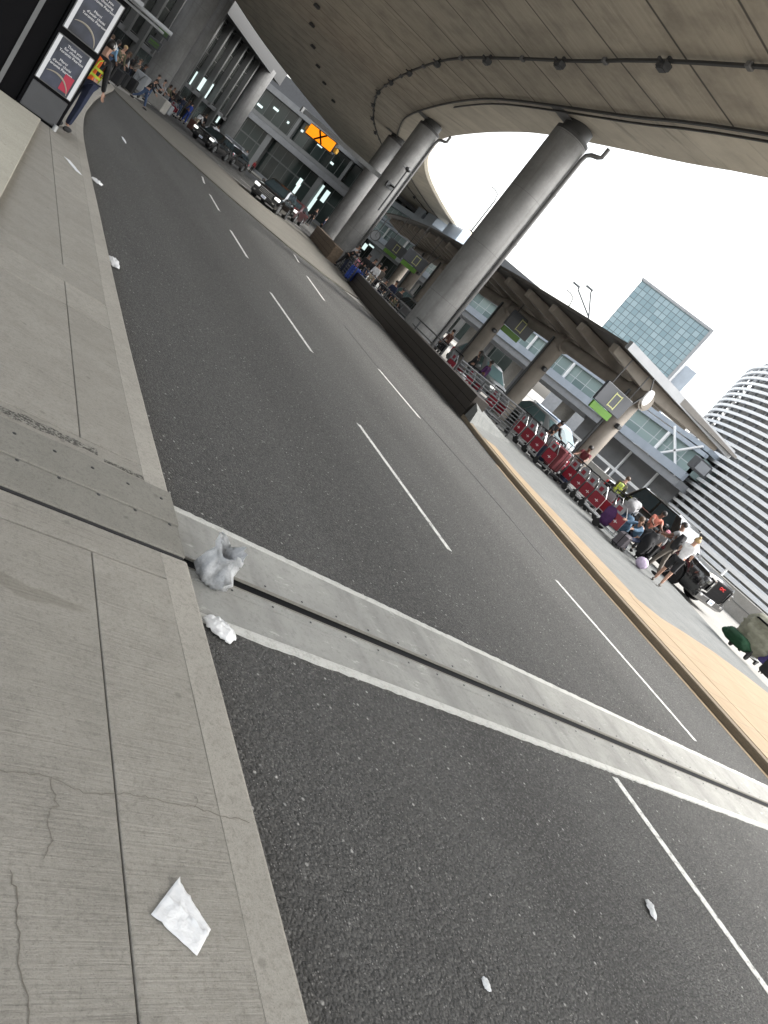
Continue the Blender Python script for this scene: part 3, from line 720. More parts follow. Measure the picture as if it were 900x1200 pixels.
# ------------------------------------------------------------------ shelter canopy on the island
SE = [(18.75, 18.95), (18.75, 22), (18.9, 25.5), (19.3, 29), (19.9, 33), (21.0, 39), (23.0, 46), (25.2, 52.5), (27.4, 58.5)]
SC = spline(SE, .7); SL = lefts(SC); SS = [0]
for a, b in zip(SC, SC[1:]): SS.append(SS[-1]+(b-a).length)
def on_sh(s_, t, z):
    for i in range(len(SS)-1):
        if SS[i] <= s_ <= SS[i+1]+1e-6:
            f = (s_-SS[i])/(SS[i+1]-SS[i]); p = SC[i].lerp(SC[i+1], f)-SL[i].lerp(SL[i+1], f).normalized()*t; return V2(p.x, p.y, z)
sh = thing('bus_shelter', 'long dark flat-roofed shelter on round columns along the island', 'shelter')
SE_ = SS[-1]; g = MB(); rings = []; N = 60
for i in range(N+1):
    s_ = SE_*i/N; f = i/N
    w = 9.15*min(1, (1-f)*3.2+.12)
    rings.append([on_sh(s_, 0, 5.0), on_sh(s_, w*.35, 4.93), on_sh(s_, w, 5.02), on_sh(s_, w, 5.12), on_sh(s_, w*.35, 5.22), on_sh(s_, 0, 5.10)])
g.loft(rings); g.build('roof', 'roofdark', sh)
g = MB(); g.loft([[V2(18.72, 18.75, 4.93), V2(18.72, 18.93, 4.93), V2(18.72, 18.93, 5.22), V2(18.72, 18.75, 5.22)], [V2(27.9, 19.25, 4.86), V2(27.9, 19.4, 4.86), V2(27.9, 19.4, 5.26), V2(27.9, 19.25, 5.26)]]); g.build('fascia', 'lightgrey', sh)
s_ = .75
while s_ < SE_-2:
    f = s_/SE_; w = 9.15*min(1, (1-f)*3.2+.12)
    a = on_sh(s_, .35, 0); b = on_sh(s_, min(w, 8.6), 0); m_ = on_sh(s_, min(w*.5, 3.1), 0); d = (b-a).normalized(); q_ = V2(-d.y, d.x)*.16; g = MB()
    g.loft([[p+q_+V2(0, 0, z1), p-q_+V2(0, 0, z1), p-q_+V2(0, 0, 4.94), p+q_+V2(0, 0, 4.94)] for p, z1 in ((a, 4.62), (m_, 4.42), (b, 4.72))]); g.build('rib', 'brownbeam', sh, bevel=.03); s_ += 2.05
g = MB(); g.tube([on_sh(s_, 3.1, 4.2) for s_ in [0.3+k*1.0 for k in range(int(SE_-3))]], .27, 14); g.build('purlin', 'brownbeam', sh, True)
for k in range(7):
    s_ = .9+5.75*k
    if s_ > SE_-4: break
    c = on_sh(s_, 3.1, 0); t = MB(); t.lathe([(.36, .11), (.36, 3.9), (.30, 4.15)], c, 24); cl = t.build('column', 'pillar' if k > 9 else 'brownbeam', sh, True)
    t = MB(); t.tube([c+V2(-.40, .12, .11), c+V2(-.40, .12, 4.2)], .06, 8); t.build('downpipe', 'darksteel', cl)
    a = on_sh(max(0.1, s_-.55), 3.1, 4.2); b = on_sh(s_+.55, 3.1, 4.2); t = MB(); t.tube([a, b], .36, 16); t.build('saddle', 'brownbeam', sh, True)
    t = MB(); t.rbox(c+V2(-.1, -.42, 2.9), (.22, .2, .2), .04); t.bar(c+V2(-.1, -.2, 2.95), c+V2(-.1, -.45, 2.95), .06, .06); t.build('camera', 'darksteel', sh)
def hang_sign(x, y, label, z=3.55, rz=-.10, s=1.0):
    t = thing('hanging_sign', label, 'sign', (x, y, 0), rz, 'signs hung under the shelter roof')
    g = MB(); g.rbox((0, 0, z), (1.5*s, .14, .8*s), .02); pn = g.build('panel', 'signgrey', t)
    g = MB()
    for u, w_, a, b in ((0, .2, .27, .04), (0, .2, -.27, .04), (.13, .04, 0, .58), (-.13, .04, 0, .58)): g.box((u*1.3*s+.05, -.074, z+a*s*.9), (w_*s*1.6 if b == .04 else w_*s, .006, b*s), 0)
    g.build('door_symbol', 'signyellow', pn)
    g = MB(); g.rbox((-.12*s, 0, z-.56*s), (1.1*s, .10, .28*s), .01); g.build('green_strip', 'signgreen', t)
    for u in (-.55, .55): g = MB(); g.bar((u*s, 0, z+.4*s), (u*s, 0, 4.9), .03, .03); g.build('hanger', 'darksteel', t)
    g = MB(); g.bar((.70*s, 0, z), (1.05*s, 0, z+1.0), .05, .05); g.build('hanger', 'darksteel', t)
    return t
hang_sign(20.25, 17.55+1.6, 'grey hanging sign with green strip at the near end of the shelter', 3.45)
hang_sign(21.9, 28.2, 'grey hanging sign with green strip between second and third shelter columns', 3.75)
p = at_d(487, 305, 39); hang_sign(p.x, p.y, 'dark hanging sign with green strip seen left of the big pillar, nearer one', p.z, -.4, .85)
p = at_d(464, 291, 46); hang_sign(p.x, p.y, 'dark hanging sign with green strip seen left of the big pillar, farther one', p.z, -.5, .85)
t = thing('round_mirror', 'white round mirror disc under the near end of the shelter roof', 'mirror', (20.9, 18.6, 4.25), R(18))
g = MB(); g.lathe([(.30, 0), (.30, .05), (.22, .09)], n=24, M_=Matrix.Rotation(R(90), 3, 'X')); g.build('disc', 'white', t, True)
g = MB(); g.bar((0, .0, .1), (0, .3, .65), .04, .04); g.build('bracket', 'darksteel', t)
t = thing('clock', 'small round clock hanging by the far end of the shelter', 'clock', tuple(at_d(440, 276, 46)), YAW*-1)
g = MB(); g.lathe([(.33, -.06), (.33, .06)], n=24, M_=Matrix.Rotation(R(90), 3, 'X')); g.build('case', 'darkgrey', t, True)
g = MB(); g.lathe([(.28, 0), (.28, .01)], (0, -.065, 0), 24, M_=Matrix.Rotation(R(90), 3, 'X')); g.build('dial', 'lightgrey', t)
g = MB(); g.bar((0, -.09, 0), (.0, -.09, .26), .03, .01); g.bar((0, -.09, 0), (.17, -.09, -.05), .03, .01); g.build('hand', 'black', t)
g = MB(); g.bar((0, 0, .4), (0, 0, 1.4), .05, .05); g.build('hanger', 'darksteel', t)

# ------------------------------------------------------------------ buildings
def wallquad(name, A, B, z0, z1, th, mt, parent, uv=True):
    A, B = V2(*A), V2(*B); d = (B-A).normalized(); nrm = V2(d.y, -d.x); L_ = (B-A).length
    me = bpy.data.meshes.new(name)
    P = [A+V2(0, 0, z0), B+V2(0, 0, z0), B+V2(0, 0, z1), A+V2(0, 0, z1)]; Q = [p-nrm*th for p in P]
    me.from_pydata([tuple(p) for p in P+Q], [], [(0, 1, 2, 3), (5, 4, 7, 6), (1, 5, 6, 2), (4, 0, 3, 7), (3, 2, 6, 7), (4, 5, 1, 0)])
    l = me.uv_layers.new(name='UVMap'); U = [(0, z0), (L_, z0), (L_, z1), (0, z1)]*2
    for poly in me.polygons:
        for li in poly.loop_indices: l.data[li].uv = U[me.loops[li].vertex_index]
    me.materials.append(M[mt]); o = bpy.data.objects.new(name, me); COL.objects.link(o); o.parent = parent; return o
# terminal with tall fins, far left
tb = thing('terminal_building', 'dark glass terminal with tall vertical grey fins and bright windows', 'building')
TA = at_d(60, 10, 50); TB = at_d(276, 150, 90); TA = V2(TA.x, TA.y); TB = V2(TB.x, TB.y)
TD = (TB-TA).normalized(); TA = TA-TD*48; TN = V2(TD.y, -TD.x)
if TN.dot(V2(0, 0)-TA) < 0: TN = -TN
wallquad('glass_wall', tuple(TA[:2]), tuple(TB[:2]), 0.1, 10.0, .4, 'finglass', tb)
L_ = (TB-TA).length; k = 0
while 2.7*k < L_:
    p = TA+TD*(2.7*k); g = MB(); g.loft([[p+TN*a+TD*b+V2(0, 0, z) for a, b in ((.02, -.19), (.6, -.19), (.6, .19), (.02, .19))] for z in (2.9 if k % 2 else .12, 9.95)]); g.build('fin', 'fin', tb); k += 1
g = MB(); g.loft([[p+TN*a+V2(0, 0, z) for a, z in ((-.4, 9.9), (1.6, 9.9), (1.6, 12.0), (-.4, 12.0))] for p in (TA, TB)]); M['beamdark'] = mat('roof_beam_grey', (.05, .05, .05), .6); g.build('roof_beam', 'beamdark', tb)
g = MB(); g.loft([[p+TN*a+V2(0, 0, z) for a, z in ((.02, 2.7), (.35, 2.7), (.35, 3.1), (.02, 3.1))] for p in (TA, TB)]); g.build('transom', 'midgrey', tb)
def on_plane(px, py, A, n_):
    d = ray(px, py); return EYE+d*((A-EYE).dot(n_)/d.dot(n_))
for px, py, w, h in ((204, 76.5, 1.1, 2.6), (218, 91, 1.0, 3.0), (228, 93.5, 1.1, 1.5), (236.5, 98.7, 1.0, 1.3), (243.6, 106, 1.1, 1.7), (249.7, 112, .8, 1.9), (262, 130, .5, 3.0)):
    p = on_plane(px, py, TA+TN*.03, TN); g = MB(); q_ = Matrix((TD, TN, V2(0, 0, 1))).transposed(); g.box(p, (w, .05, h), 0, 0, q_); g.build('bright_window', 'brightwin', tb)  # glow stands in for outdoor brightness seen through the glass
def round_col(px, py, D, r, top, label):
    p = at_d(px, py, D); t = thing('round_column', label, 'column', (p.x, p.y, 0), 0, 'round columns before the terminal'); g = MB(); g.lathe([(r, .1), (r, top)], n=32); g.build('shaft', 'pillar', t, True)
    g = MB(); g.lathe([(r*1.12, .1), (r*1.12, .5), (r*1.02, .55)], n=32); g.build('base_ring', 'midgrey', t, True); return t
round_col(271.5, 146, 86, .95, 10.4, 'pale round column at the right end of the finned terminal')
c1 = round_col(188, 84, 53, .90, 11.5, 'pale round column with dark hanging signs beside the finned terminal')
round_col(206, 86, 60, .85, 11.5, 'round column just right of the one with hanging signs')
for px, py, lab in ((192, 38, 'upper dark sign with green letters on the terminal column'), (181, 51, 'lower dark sign with green letters on the terminal column')):
    p = at_d(px, py, 50.5); t = thing('information_sign', lab, 'sign', tuple(p), -YAW, 'dark signs on the terminal column')
    g = MB(); g.rbox((0, 0, 0), (1.1, .12, .55), .02); pn = g.build('panel', 'darkgrey', t); [MB().box((-.35+.1*(q_ % 8), -.065, .06 if q_ < 8 else -.12), (.06, .004, .14 if q_ < 8 else .08)).build('lettering', 'signgreen', pn) for q_ in range(16)]
    g = MB(); g.bar((0, .1, 0), (0, .5, 0), .08, .08); g.build('bracket', 'darksteel', t)
# two-storey glazed entrance building closing the view
eb = thing('entrance_building', 'two-storey glazed building with grey horizontal bands behind the sign', 'building')
ED = 105
E0 = HF*ED
def eu(u, off=0, z=0): p = HF*(ED-off)+HR*u; return V2(p.x, p.y, z)
uL, uR = -53, 2
wallquad('glass_wall', tuple(eu(uL)[:2]), tuple(eu(uR)[:2]), 0.1, 11.0, .4, 'entryglass', eb)
def eband(name, z0, z1, off, mt, u0=uL, u1=uR):
    g = MB(); g.loft([[eu(u, a, z) for a, z in ((.0, z0), (off, z0), (off, z1), (.0, z1))] for u in (u0, u1)]); return g.build(name, mt, eb)
eband('floor_band', 5.2, 6.0, 1.2, 'midgrey'); eband('floor_band', 6.03, 6.5, 1.0, 'lightgrey' if False else 'fin'); eband('roof_band', 9.5, 10.3, 1.0, 'midgrey'); eband('parapet', 10.32, 12.4, .6, 'darkgrey'); eband('sill_band', .1, .5, .3, 'midgrey')
for u in (-51.5, -42.5, -33.5, -24.5, -15.5, -6.5):
    g = MB(); g.loft([[eu(u+du, off, z) for du, off in ((-.22, .02), (-.22, .7), (.22, .7), (.22, .02))] for z in (6.5, 9.5)]); g.build('mullion', 'fin', eb)
    g = MB(); g.loft([[eu(u+du-2, off, z) for du, off in ((-.4, .02), (-.4, 1.0), (.4, 1.0), (.4, .02))] for z in (.1, 5.2)]); g.build('pier', 'fin', eb)
rr = random.Random(5)
for i in range(22):
    u = rr.uniform(-38, -24) if i < 16 else rr.uniform(-49, -35); z = rr.uniform(1.2, 3.8) if i < 15 else rr.uniform(7, 8.7)
    w, h = rr.uniform(.3, .9), rr.uniform(.6, 2.2) if i < 16 else .3
    g = MB(); q_ = Matrix((HR, HF, V2(0, 0, 1))).transposed(); g.box(eu(u, .03, z), (w, .04, h), 0, 0, q_); g.build('bright_window', 'brightwin', eb)

# glazed walkway building behind the island
wb = thing('walkway_building', 'white and glass gallery building raised above open bays behind the shelter', 'building')
WX = 45
def wband(name, z0, z1, x0, x1, y0, y1, mt, par=wb):
    g = MB(); g.box(((x0+x1)/2, (y0+y1)/2, (z0+z1)/2), (x1-x0, y1-y0, z1-z0)); return g.build(name, mt, par)
wband('floor_slab', 3.05, 3.62, WX-.3, WX+5, 32.5, 112, 'lightgrey'); wband('floor_edge', 3.64, 4.25, WX-.5, WX-.05, 32.4, 112, 'whitemetal')
wallquad('gallery_glass', (WX, 112), (WX, 32.6), 4.25, 5.75, .2, 'galleryglass', wb); wallquad('gallery_glass', (WX, 32.6), (WX+5, 32.6), 4.25, 5.75, .2, 'galleryglass', wb)
wband('window_head', 5.75, 6.05, WX-.3, WX+.1, 32.4, 112, 'whitemetal'); wband('window_head', 6.15, 6.5, WX-.15, WX+5, 32.5, 112, 'whitemetal')
wallquad('upper_glass', (WX+.4, 112), (WX+.4, 41), 6.5, 8.2, .2, 'galleryglass', wb)
wband('upper_roof', 8.2, 8.9, WX-.2, WX+6, 41, 112, 'whitemetal')
y = 36
while y < 112:
    g = MB(); g.box((WX-.25, y, 5.0), (.16, .22, 1.5)); g.build('mullion', 'white', wb); y += 6.2
for y in (38, 48.3, 57.2, 66.4, 76, 86, 96, 106):
    g = MB(); g.lathe([(.75, -.01), (.75, 3.05)], (WX+2.5, y, 0), 24); g.build('pier', 'wallc', wb, True)
for y0, y1 in ((33, 44.6), (53.5, 55.0), (61, 63.5), (70, 73), (80, 84), (92, 95)): wband('bay_wall', 0, 3.05, WX+1.2, WX+1.6, y0, y1, 'midgrey')
for y in (35.2, 38.4, 41.4): wband('bay_post', 0, 3.05, WX+1.0, WX+1.16, y, y+.14, 'white')
wband('bay_beam', 2.72, 3.05, WX+1.1, WX+1.5, 44.7, 112, 'lightgrey')
for a, b in (((WX-.3, 33, 3.6), (WX-.3, 36, 6.3)), ((WX-.3, 36, 3.6), (WX-.3, 33, 6.3))): 
    g = MB(); g.bar(a, b, .14, .14); g.build('brace', 'white', wb)
for px, py, w in ((522, 251, 2.6), (505, 247, 2.2), (533, 272, 1.8), (540, 279, 2.2)):
    d = ray(px, py); p = EYE+d*((WX+1.5)/d.x); g = MB(); g.rbox((p.x, p.y, 9.6), (w, w, 1.5), .08); g.box((p.x, p.y, 10.4), (w*.7, w*.7, .15)); o = g.build('rooftop_unit', 'whitemetal'); tag(o, {522: 'largest pale box unit on the walkway roof', 505: 'leftmost pale box unit on the walkway roof', 533: 'smaller pale box unit low on the walkway roof', 540: 'rightmost pale box unit beside the big pillar'}[px], 'roof unit', 'rooftop units')
p = V2(43.2, 31.0, 5.0)
t = thing('flood_lamp', 'boxy grey lamp unit on a bracket at the walkway building end', 'lamp', tuple(p), -.3)
g = MB(); g.rbox((0, 0, 0), (1.3, .7, .9), .06); g.build('housing', 'darkgrey', t); g = MB(); g.rbox((0, -.37, 0), (1.0, .06, .65), .02); g.build('lens', 'lightgrey', t); g = MB(); g.bar((.2, .2, 0), (1.9, 1.6, -.2), .12, .12); g.build('bracket', 'steel', t)

# spiral ramp tower with white louvre rings
d = ray(822, 493); az = math.atan2(d.x, d.y); DC, RC = 72.0, 25.0
caz = az+math.asin(RC/DC)
CX, CY = DC*math.sin(caz), DC*math.cos(caz)
cy = thing('spiral_ramp', 'round parking ramp tower wrapped in white louvre rings', 'building', (CX, CY, 0))
M['rampcore'] = mat('ramp_core', (.25, .243, .232), .7, 0, .3, .6)
g = MB(); g.lathe([(RC-1.2, -.01), (RC-1.2, 13.6)], n=96); g.build('core', 'rampcore', cy, True)
z = .9; dz = .52; a0_ = math.atan2(-CY, -CX)
TOPZ = 14.3
while z < TOPZ:
    g = MB(); N = 120
    g.loft([[V2((RC+a)*math.cos(t), (RC+a)*math.sin(t), z+b) for a, b in ((-.10, -.11), (.10, -.15), (.12, .05), (-.10, .12))] for t in [a0_-1.75+3.5*k/N for k in range(N+1)]]); g.build('louvre_ring', 'white', cy); z += dz
g = MB(); g.lathe([(RC-1.0, 13.61), (RC-.3, 14.5), (RC-3.5, 15.6), (RC-8, 16.0)], n=96); g.build('cap', 'white', cy, True)
for k in range(40):
    t_ = a0_-1.4+2.8*k/39; g = MB(); g.box(((RC-.28)*math.cos(t_), (RC-.28)*math.sin(t_), 7.4), (.14, .20, 14.0), t_); g.build('louvre_post', 'lightgrey', cy)
# glass tower
tp = at_d(752.5, 328.7, 150); tq = at_d(833.7, 388.7, 145.5)
A = V2(tp.x, tp.y); B = V2(tq.x, tq.y); zt = (tp.z+tq.z)/2; zb = 18.6
tw = thing('glass_tower', 'pale blue glass office tower with a square grid of panes', 'building')
dd = (B-A).normalized(); nn = V2(-dd.y, dd.x)
if nn.dot(A) < 0: nn = -nn
wallquad('glass_front', tuple(A[:2]), tuple(B[:2]), zb, zt, .3, 'towerglass', tw)
g = MB(); C4 = [A+nn*.3, B+nn*.3, B+nn*16, A+nn*16]; g.prism([(p.x, p.y) for p in C4], zb+.01, zt-.01); g.build('upper_body', 'whitemetal', tw)
g = MB(); C4 = [A-dd*.25-nn*.2, B+dd*.25-nn*.2, B+dd*.25+nn*16.2, A-dd*.25+nn*16.2]; g.prism([(p.x, p.y) for p in C4], zt, zt+.5); g.build('roof_edge', 'lightgrey', tw)
g = MB(); g.prism([(p.x, p.y) for p in (B-dd*.3-nn*.25, B+dd*.3-nn*.25, B+dd*.3+nn*16, B-dd*.3+nn*16)], zb-.5, zt); g.build('corner_fin', 'lightgrey', tw)
g = MB(); C4 = [A+nn*1.2, B-dd*1.5+nn*1.2, B-dd*1.5+nn*15, A+nn*15]; g.prism([(p.x, p.y) for p in C4], 12.5, zb); g.build('middle_storeys', 'paleglass', tw)
g = MB(); C4 = [A+nn*4, B+dd*.2+nn*4, B+dd*.2+nn*14, A+nn*14]; g.prism([(p.x, p.y) for p in C4], 0, 12.5); g.build('shaft', 'lightgrey', tw)
g = MB(); C4 = [B-dd*.0+nn*5, B+dd*3+nn*5, B+dd*3+nn*13, B-dd*.0+nn*13]; g.prism([(p.x, p.y) for p in C4], 0, 25); g.build('stair_shaft', 'whitemetal', tw)

# roadside barrier and lamp posts
ba = thing('concrete_barrier', 'low pale concrete barrier with a white top rail beyond the black pickup', 'barrier')
g = MB(); g.box((31.9, 18, .5), (.4, 34, 1.02)); g.build('barrier_wall', 'wallc', ba, bevel=.03)
g = MB(); g.box((31.695, 18, .55), (.02, 34, .03)); g.build('joint_line', 'midgrey', ba)
for y in range(3, 35, 3):
    g = MB(); g.box((31.85, y, 1.2), (.08, .08, .45)); g.build('post', 'white', ba)
g = MB(); g.box((31.85, 18, 1.46), (.12, 34, .14)); g.build('top_rail', 'white', ba)
M['lamppole'] = mat('lamp_pole_grey', (.07, .075, .08), .6)
for px, D, hgt, lab in ((690, 78, 17.2, 'thin twin-headed lamp post rising behind the shelter roof'), (668, 110, 17.5, 'fainter distant lamp post left of the twin-headed one'), (580, 120, 22, 'far thin lamp post seen through the gap between the pillars')):
    p = at_d(px, {690: 372, 668: 357, 580: 235}[px], D); t = thing('lamp_post', lab, 'lamp post', (p.x, p.y, 0), -YAW, 'distant lamp posts')
    g = MB(); g.tube([(0, 0, 0), (0, 0, p.z)], [.17, .10], 8); g.build('pole', 'lamppole', t)
    if px == 690:
        a, b = at_d(678, 337, D), at_d(693, 341, D)
        q_ = Matrix.Rotation(YAW, 3, 'Z')
        for h_ in (a, b):
            l_ = q_ @ (h_-V2(p.x, p.y, 0)); g = MB(); g.tube([(0, 0, p.z), (l_.x*.96, 0, l_.z-.25), (l_.x, 0, l_.z)], .08, 6); ar = g.build('arm', 'lamppole', t); g = MB(); g.rbox((l_.x-.35, 0, l_.z+.02), (.9, .3, .2), .04); g.build('lamp_head', 'lamppole', ar)
    else:
        g = MB(); g.tube([(0, 0, p.z), (-.3, 0, p.z+1.0), (-1.1, 0, p.z+1.3)], .08, 6); ar = g.build('arm', 'lamppole', t); g = MB(); g.rbox((-1.4, 0, p.z+1.3), (.9, .3, .16), .04); g.build('lamp_head', 'lightgrey', ar)

# ------------------------------------------------------------------ vehicles (front = local -Y)
def wheel(parent, x, y, r, w, spokes=6, rim='steel'):
    MX = Matrix.Rotation(R(90), 3, 'Y')
    g = MB(); g.lathe([(r*.62, -w/2), (r*.93, -w/2), (r, -w/2+.03), (r, w/2-.03), (r*.93, w/2), (r*.62, w/2)], (x, y, r), 28, 0, MX); wo = g.build('wheel', 'blackrub', parent, True)
    sx = 1 if x > 0 else -1
    g = MB(); g.lathe([(r*.62, 0), (r*.60, .02), (r*.52, .02), (r*.50, 0)], (x+sx*(w/2-.01), y, r), 24, 0, MX)
    for k in range(spokes):
        a = 2*PI*k/spokes; X = x+sx*(w/2+.002)
        g.bar((X, y+math.cos(a)*r*.1, r+math.sin(a)*r*.1), (X, y+math.cos(a)*r*.56, r+math.sin(a)*r*.56), r*.16, .02)
    g.lathe([(r*.16, -.015), (r*.16, .02)], (x+sx*(w/2), y, r), 12, 0, MX); g.build('rim', rim, wo, True)
    g = MB(); g.lathe([(r*.6, 0), (r*.6, .01)], (x+sx*(w/2-.06), y, r), 20, 0, MX); g.build('brake_disc', 'darksteel', wo)
    return wo
def car(name, label, cat, loc, rz, L, W, H, paint, hood, belt, cab, group=None, r=.36, wb=None, pickup=False, detail=True, roof=None, plate=True, lampmat='headlamp'):
    """hood = hood height, belt = window-sill height, cab = (windshield base y, roof front y, roof rear y, rear base y) from the nose"""
    t = thing(name, label, cat, loc, rz, group); y0 = -L/2
    wf = y0+.95*L/4.9; wr = wf+(wb or L*.58); hw = W/2
    def topz(y):
        d = y-y0
        if d < .12: return hood-.16
        if d < cab[0]: return hood-.10+(belt-hood+.10)*min(1, (d/cab[0]))**.6
        if y > L/2-.25 and not pickup: return belt-.06
        return belt
    ys = sorted(set([y0, y0+.06, y0+.2, y0+cab[0]]+[y0+L*k/46 for k in range(47)]+[wf+(r+.07)*c for c in (-1, -.995, .995, 1)]+[wr+(r+.07)*c for c in (-1, -.995, .995, 1)]))
    g = MB(); rings = []
    for y in ys:
        zb = .27
        for w_ in (wf, wr):
            q_ = (r+.07)**2-(y-w_)**2
            if q_ > 0: zb = max(zb, r+math.sqrt(q_)*1.0)
        tz = max(topz(y), zb+.04); e = min(1, ((y-y0)/.35 if y-y0 < .35 else (L/2-y)/.3 if L/2-y < .3 else 1)); k = .90+.10*math.sqrt(max(0, e))
        x = hw*k
        half = [(x*.93, zb), (x*.985, zb+(tz-zb)*.12), (x, zb+(tz-zb)*.5), (x*.985, zb+(tz-zb)*.80), (x*.93, zb+(tz-zb)*.97), (x*.80, tz+.012), (x*.3, tz+.03)]
        rings.append([V2(a, y, z) for a, z in half]+[V2(-a, y, z) for a, z in reversed(half)])
    g.loft(rings); b = g.build('body', paint, t, True)
    # cabin
    yb0, yt0, yt1, yb1 = [y0+c for c in cab]; wbt, wtp = hw*.93, hw*.76
    base = [V2(-wbt*.92, yb0, belt), V2(wbt*.92, yb0, belt), V2(wbt, yb0+.35, belt), V2(wbt, yb1-.2, belt), V2(wbt*.9, yb1, belt), V2(-wbt*.9, yb1, belt), V2(-wbt, yb1-.2, belt), V2(-wbt, yb0+.35, belt)]
    topr = [V2(-wtp*.9, yt0, H-.07), V2(wtp*.9, yt0, H-.07), V2(wtp, yt0+.15, H-.06), V2(wtp, yt1-.1, H-.06), V2(wtp*.92, yt1, H-.07), V2(-wtp*.92, yt1, H-.07), V2(-wtp, yt1-.1, H-.06), V2(-wtp, yt0+.15, H-.06)]
    cap = [p*1 for p in topr]; cap = [V2(p.x*.8, p.y+(.12 if p.y < 0 else -.12)*(1 if abs(p.y-yt0) < .3 or abs(p.y-yt1) < .3 else 0), H) for p in topr]
    g = MB(); g.loft([[p-V2(0, 0, .03) for p in base], topr, cap]); cb = g.build('cabin', roof or paint, t, True)
    def pane(nm, a, b, c, d, off=.008, lo=.08, hi=.9, m0=.05, m1=.95):
        a, b, c, d = map(Vector, (a, b, c, d)); n = (b-a).cross(d-a).normalized()
        def P(u, v): return (a.lerp(b, u)).lerp(d.lerp(c, u), v)
        q_ = [P(m0, lo), P(m1, lo), P(m1, hi), P(m0, hi)]
        g = MB(); g.loft([[p-n*.01 for p in q_], [p+n*off for p in q_]]); return g.build(nm, 'skyglass' if paint == 'carwhite' else 'carglass', cb)
    pane('windshield', base[0], base[1], topr[1], topr[0]); pane('rear_window', base[4], base[5], topr[5], topr[4])
    for sg_ in (1, -1):
        A, B, C_, D_ = (base[2], base[3], topr[3], topr[2]) if sg_ > 0 else (base[6], base[7], topr[7], topr[6])
        cuts = [(.03, .47), (.52, .97)] if (yb1-yb0) < 3.1 else [(.03, .36), (.39, .68), (.71, .97)]
        if sg_ < 0: cuts = [(1-q[1], 1-q[0]) for q in cuts]
        for m0, m1 in cuts: pane('side_window', A, B, C_, D_, m0=m0, m1=m1, lo=.1, hi=.92)
        x = sg_*hw
        g = MB(); g.rbox((x*1.06, yb0+.55, belt+.08), (.20, .12, .16), .04); g.bar((x*.92, yb0+.55, belt+.03), (x*1.0, yb0+.55, belt+.06), .06, .05); g.build('wing_mirror', paint, t)
        for yy_ in (yb0+1.25, yb0+2.2):
            g = MB(); g.rbox((x*.995, yy_, belt-.16), (.03, .2, .035), .01); g.build('door_handle', 'chrome' if pickup else paint, t)
    for y in (wf, wr):
        for sg_ in (1, -1): wheel(t, sg_*(hw-.13), y, r, .24)
    # front
    g = MB(); g.rbox((0, y0-.0, .42), (W*.93, .20, .26), .06); g.build('front_bumper', 'blackrub' if not pickup else paint, t)
    gh = hood-.62; zc = .52+gh/2
    gr = MB(); gr.rbox((0, y0-.03, zc), (W*(.56 if pickup else .5), .08, gh*(1.0 if pickup else .6)), .03); gg = gr.build('grille', 'black', t)
    g = MB()
    for k in range(4): g.bar((-W*.24, y0-.075, zc-gh*.3+k*gh*.2), (W*.24, y0-.075, zc-gh*.3+k*gh*.2), .012, .02)
    g.build('grille_bars', 'chrome' if not pickup else 'black', gg)
    for sg_ in (1, -1):
        g = MB(); g.rbox((sg_*W*.385, y0+.05, zc+gh*.18), (W*.19, .16, .18), .04); h = g.build('headlight', lampmat, t)
        g = MB(); g.rbox((sg_*W*.36, y0-.085, .47), (.16, .06, .08), .02); g.build('fog_light', 'chrome', t)
        g = MB(); g.rbox((sg_*W*.42, L/2-.02, belt-.2), (.14, .1, .32), .03); g.build('tail_light', 'redtext', t)
    g = MB(); g.rbox((0, L/2-.02, .45), (W*.92, .18, .24), .05); g.build('rear_bumper', 'blackrub', t)
    if plate:
        g = MB(); g.rbox((0, y0-.125, .44), (.32, .02, .16), .006); pl = g.build('number_plate', 'plate', t)
        g = MB()
        for k in range(6): g.box((-.1+.04*k, y0-.1365, .43), (.022, .002, .06))
        g.build('plate_characters', 'plateblue', pl)
    return t
# the big black pickup on the outer road, nose towards us
tk = car('pickup_truck', 'big black pickup truck with chrome lamps and white plate beside the luggage group', 'pickup truck', (22.65, 15.3, .003), 0, 5.6, 2.0, 1.92, 'carblack', 1.24, 1.26, (1.75, 2.35, 4.3, 4.6), r=.41, wb=3.6, pickup=True, lampmat='darkgrey')
y0 = -2.8
for sg_ in (1, -1):
    g = MB(); g.bar((sg_*.60, y0-.10, .64), (sg_*.86, y0-.05, .60), .05, .05); g.bar((sg_*.62, y0-.10, .64), (sg_*.60, y0-.10, 1.08), .05, .07); g.bar((sg_*.60, y0-.1, 1.08), (sg_*.93, y0+.12, 1.16), .05, .05); g.build('chrome_bracket', 'chrome', tk)
    g = MB(); g.rbox((sg_*.80, y0-.03, .92), (.16, .10, .2), .04); g.build('lamp_reflector', 'chrome', tk)
    g = MB(); g.bar((sg_*.99, -.9, .42), (sg_*.99, 1.4, .42), .12, .05); g.build('side_step', 'blackrub', tk)
    g = MB(); g.bar((sg_*.945, -1.0, 1.285), (sg_*.945, 1.5, 1.285), .025, .025); g.build('chrome_trim', 'chrome', tk)
    g = MB(); g.bar((sg_*.78, -.4, 1.90), (sg_*.78, 1.2, 1.90), .04, .05); g.build('roof_rail', 'chrome', tk)
text('badge', 'GMC', .15, 'redtext', tk, face_mw((0, y0-.085, .98), (1, 0, 0), (0, 0, 1)), .006)
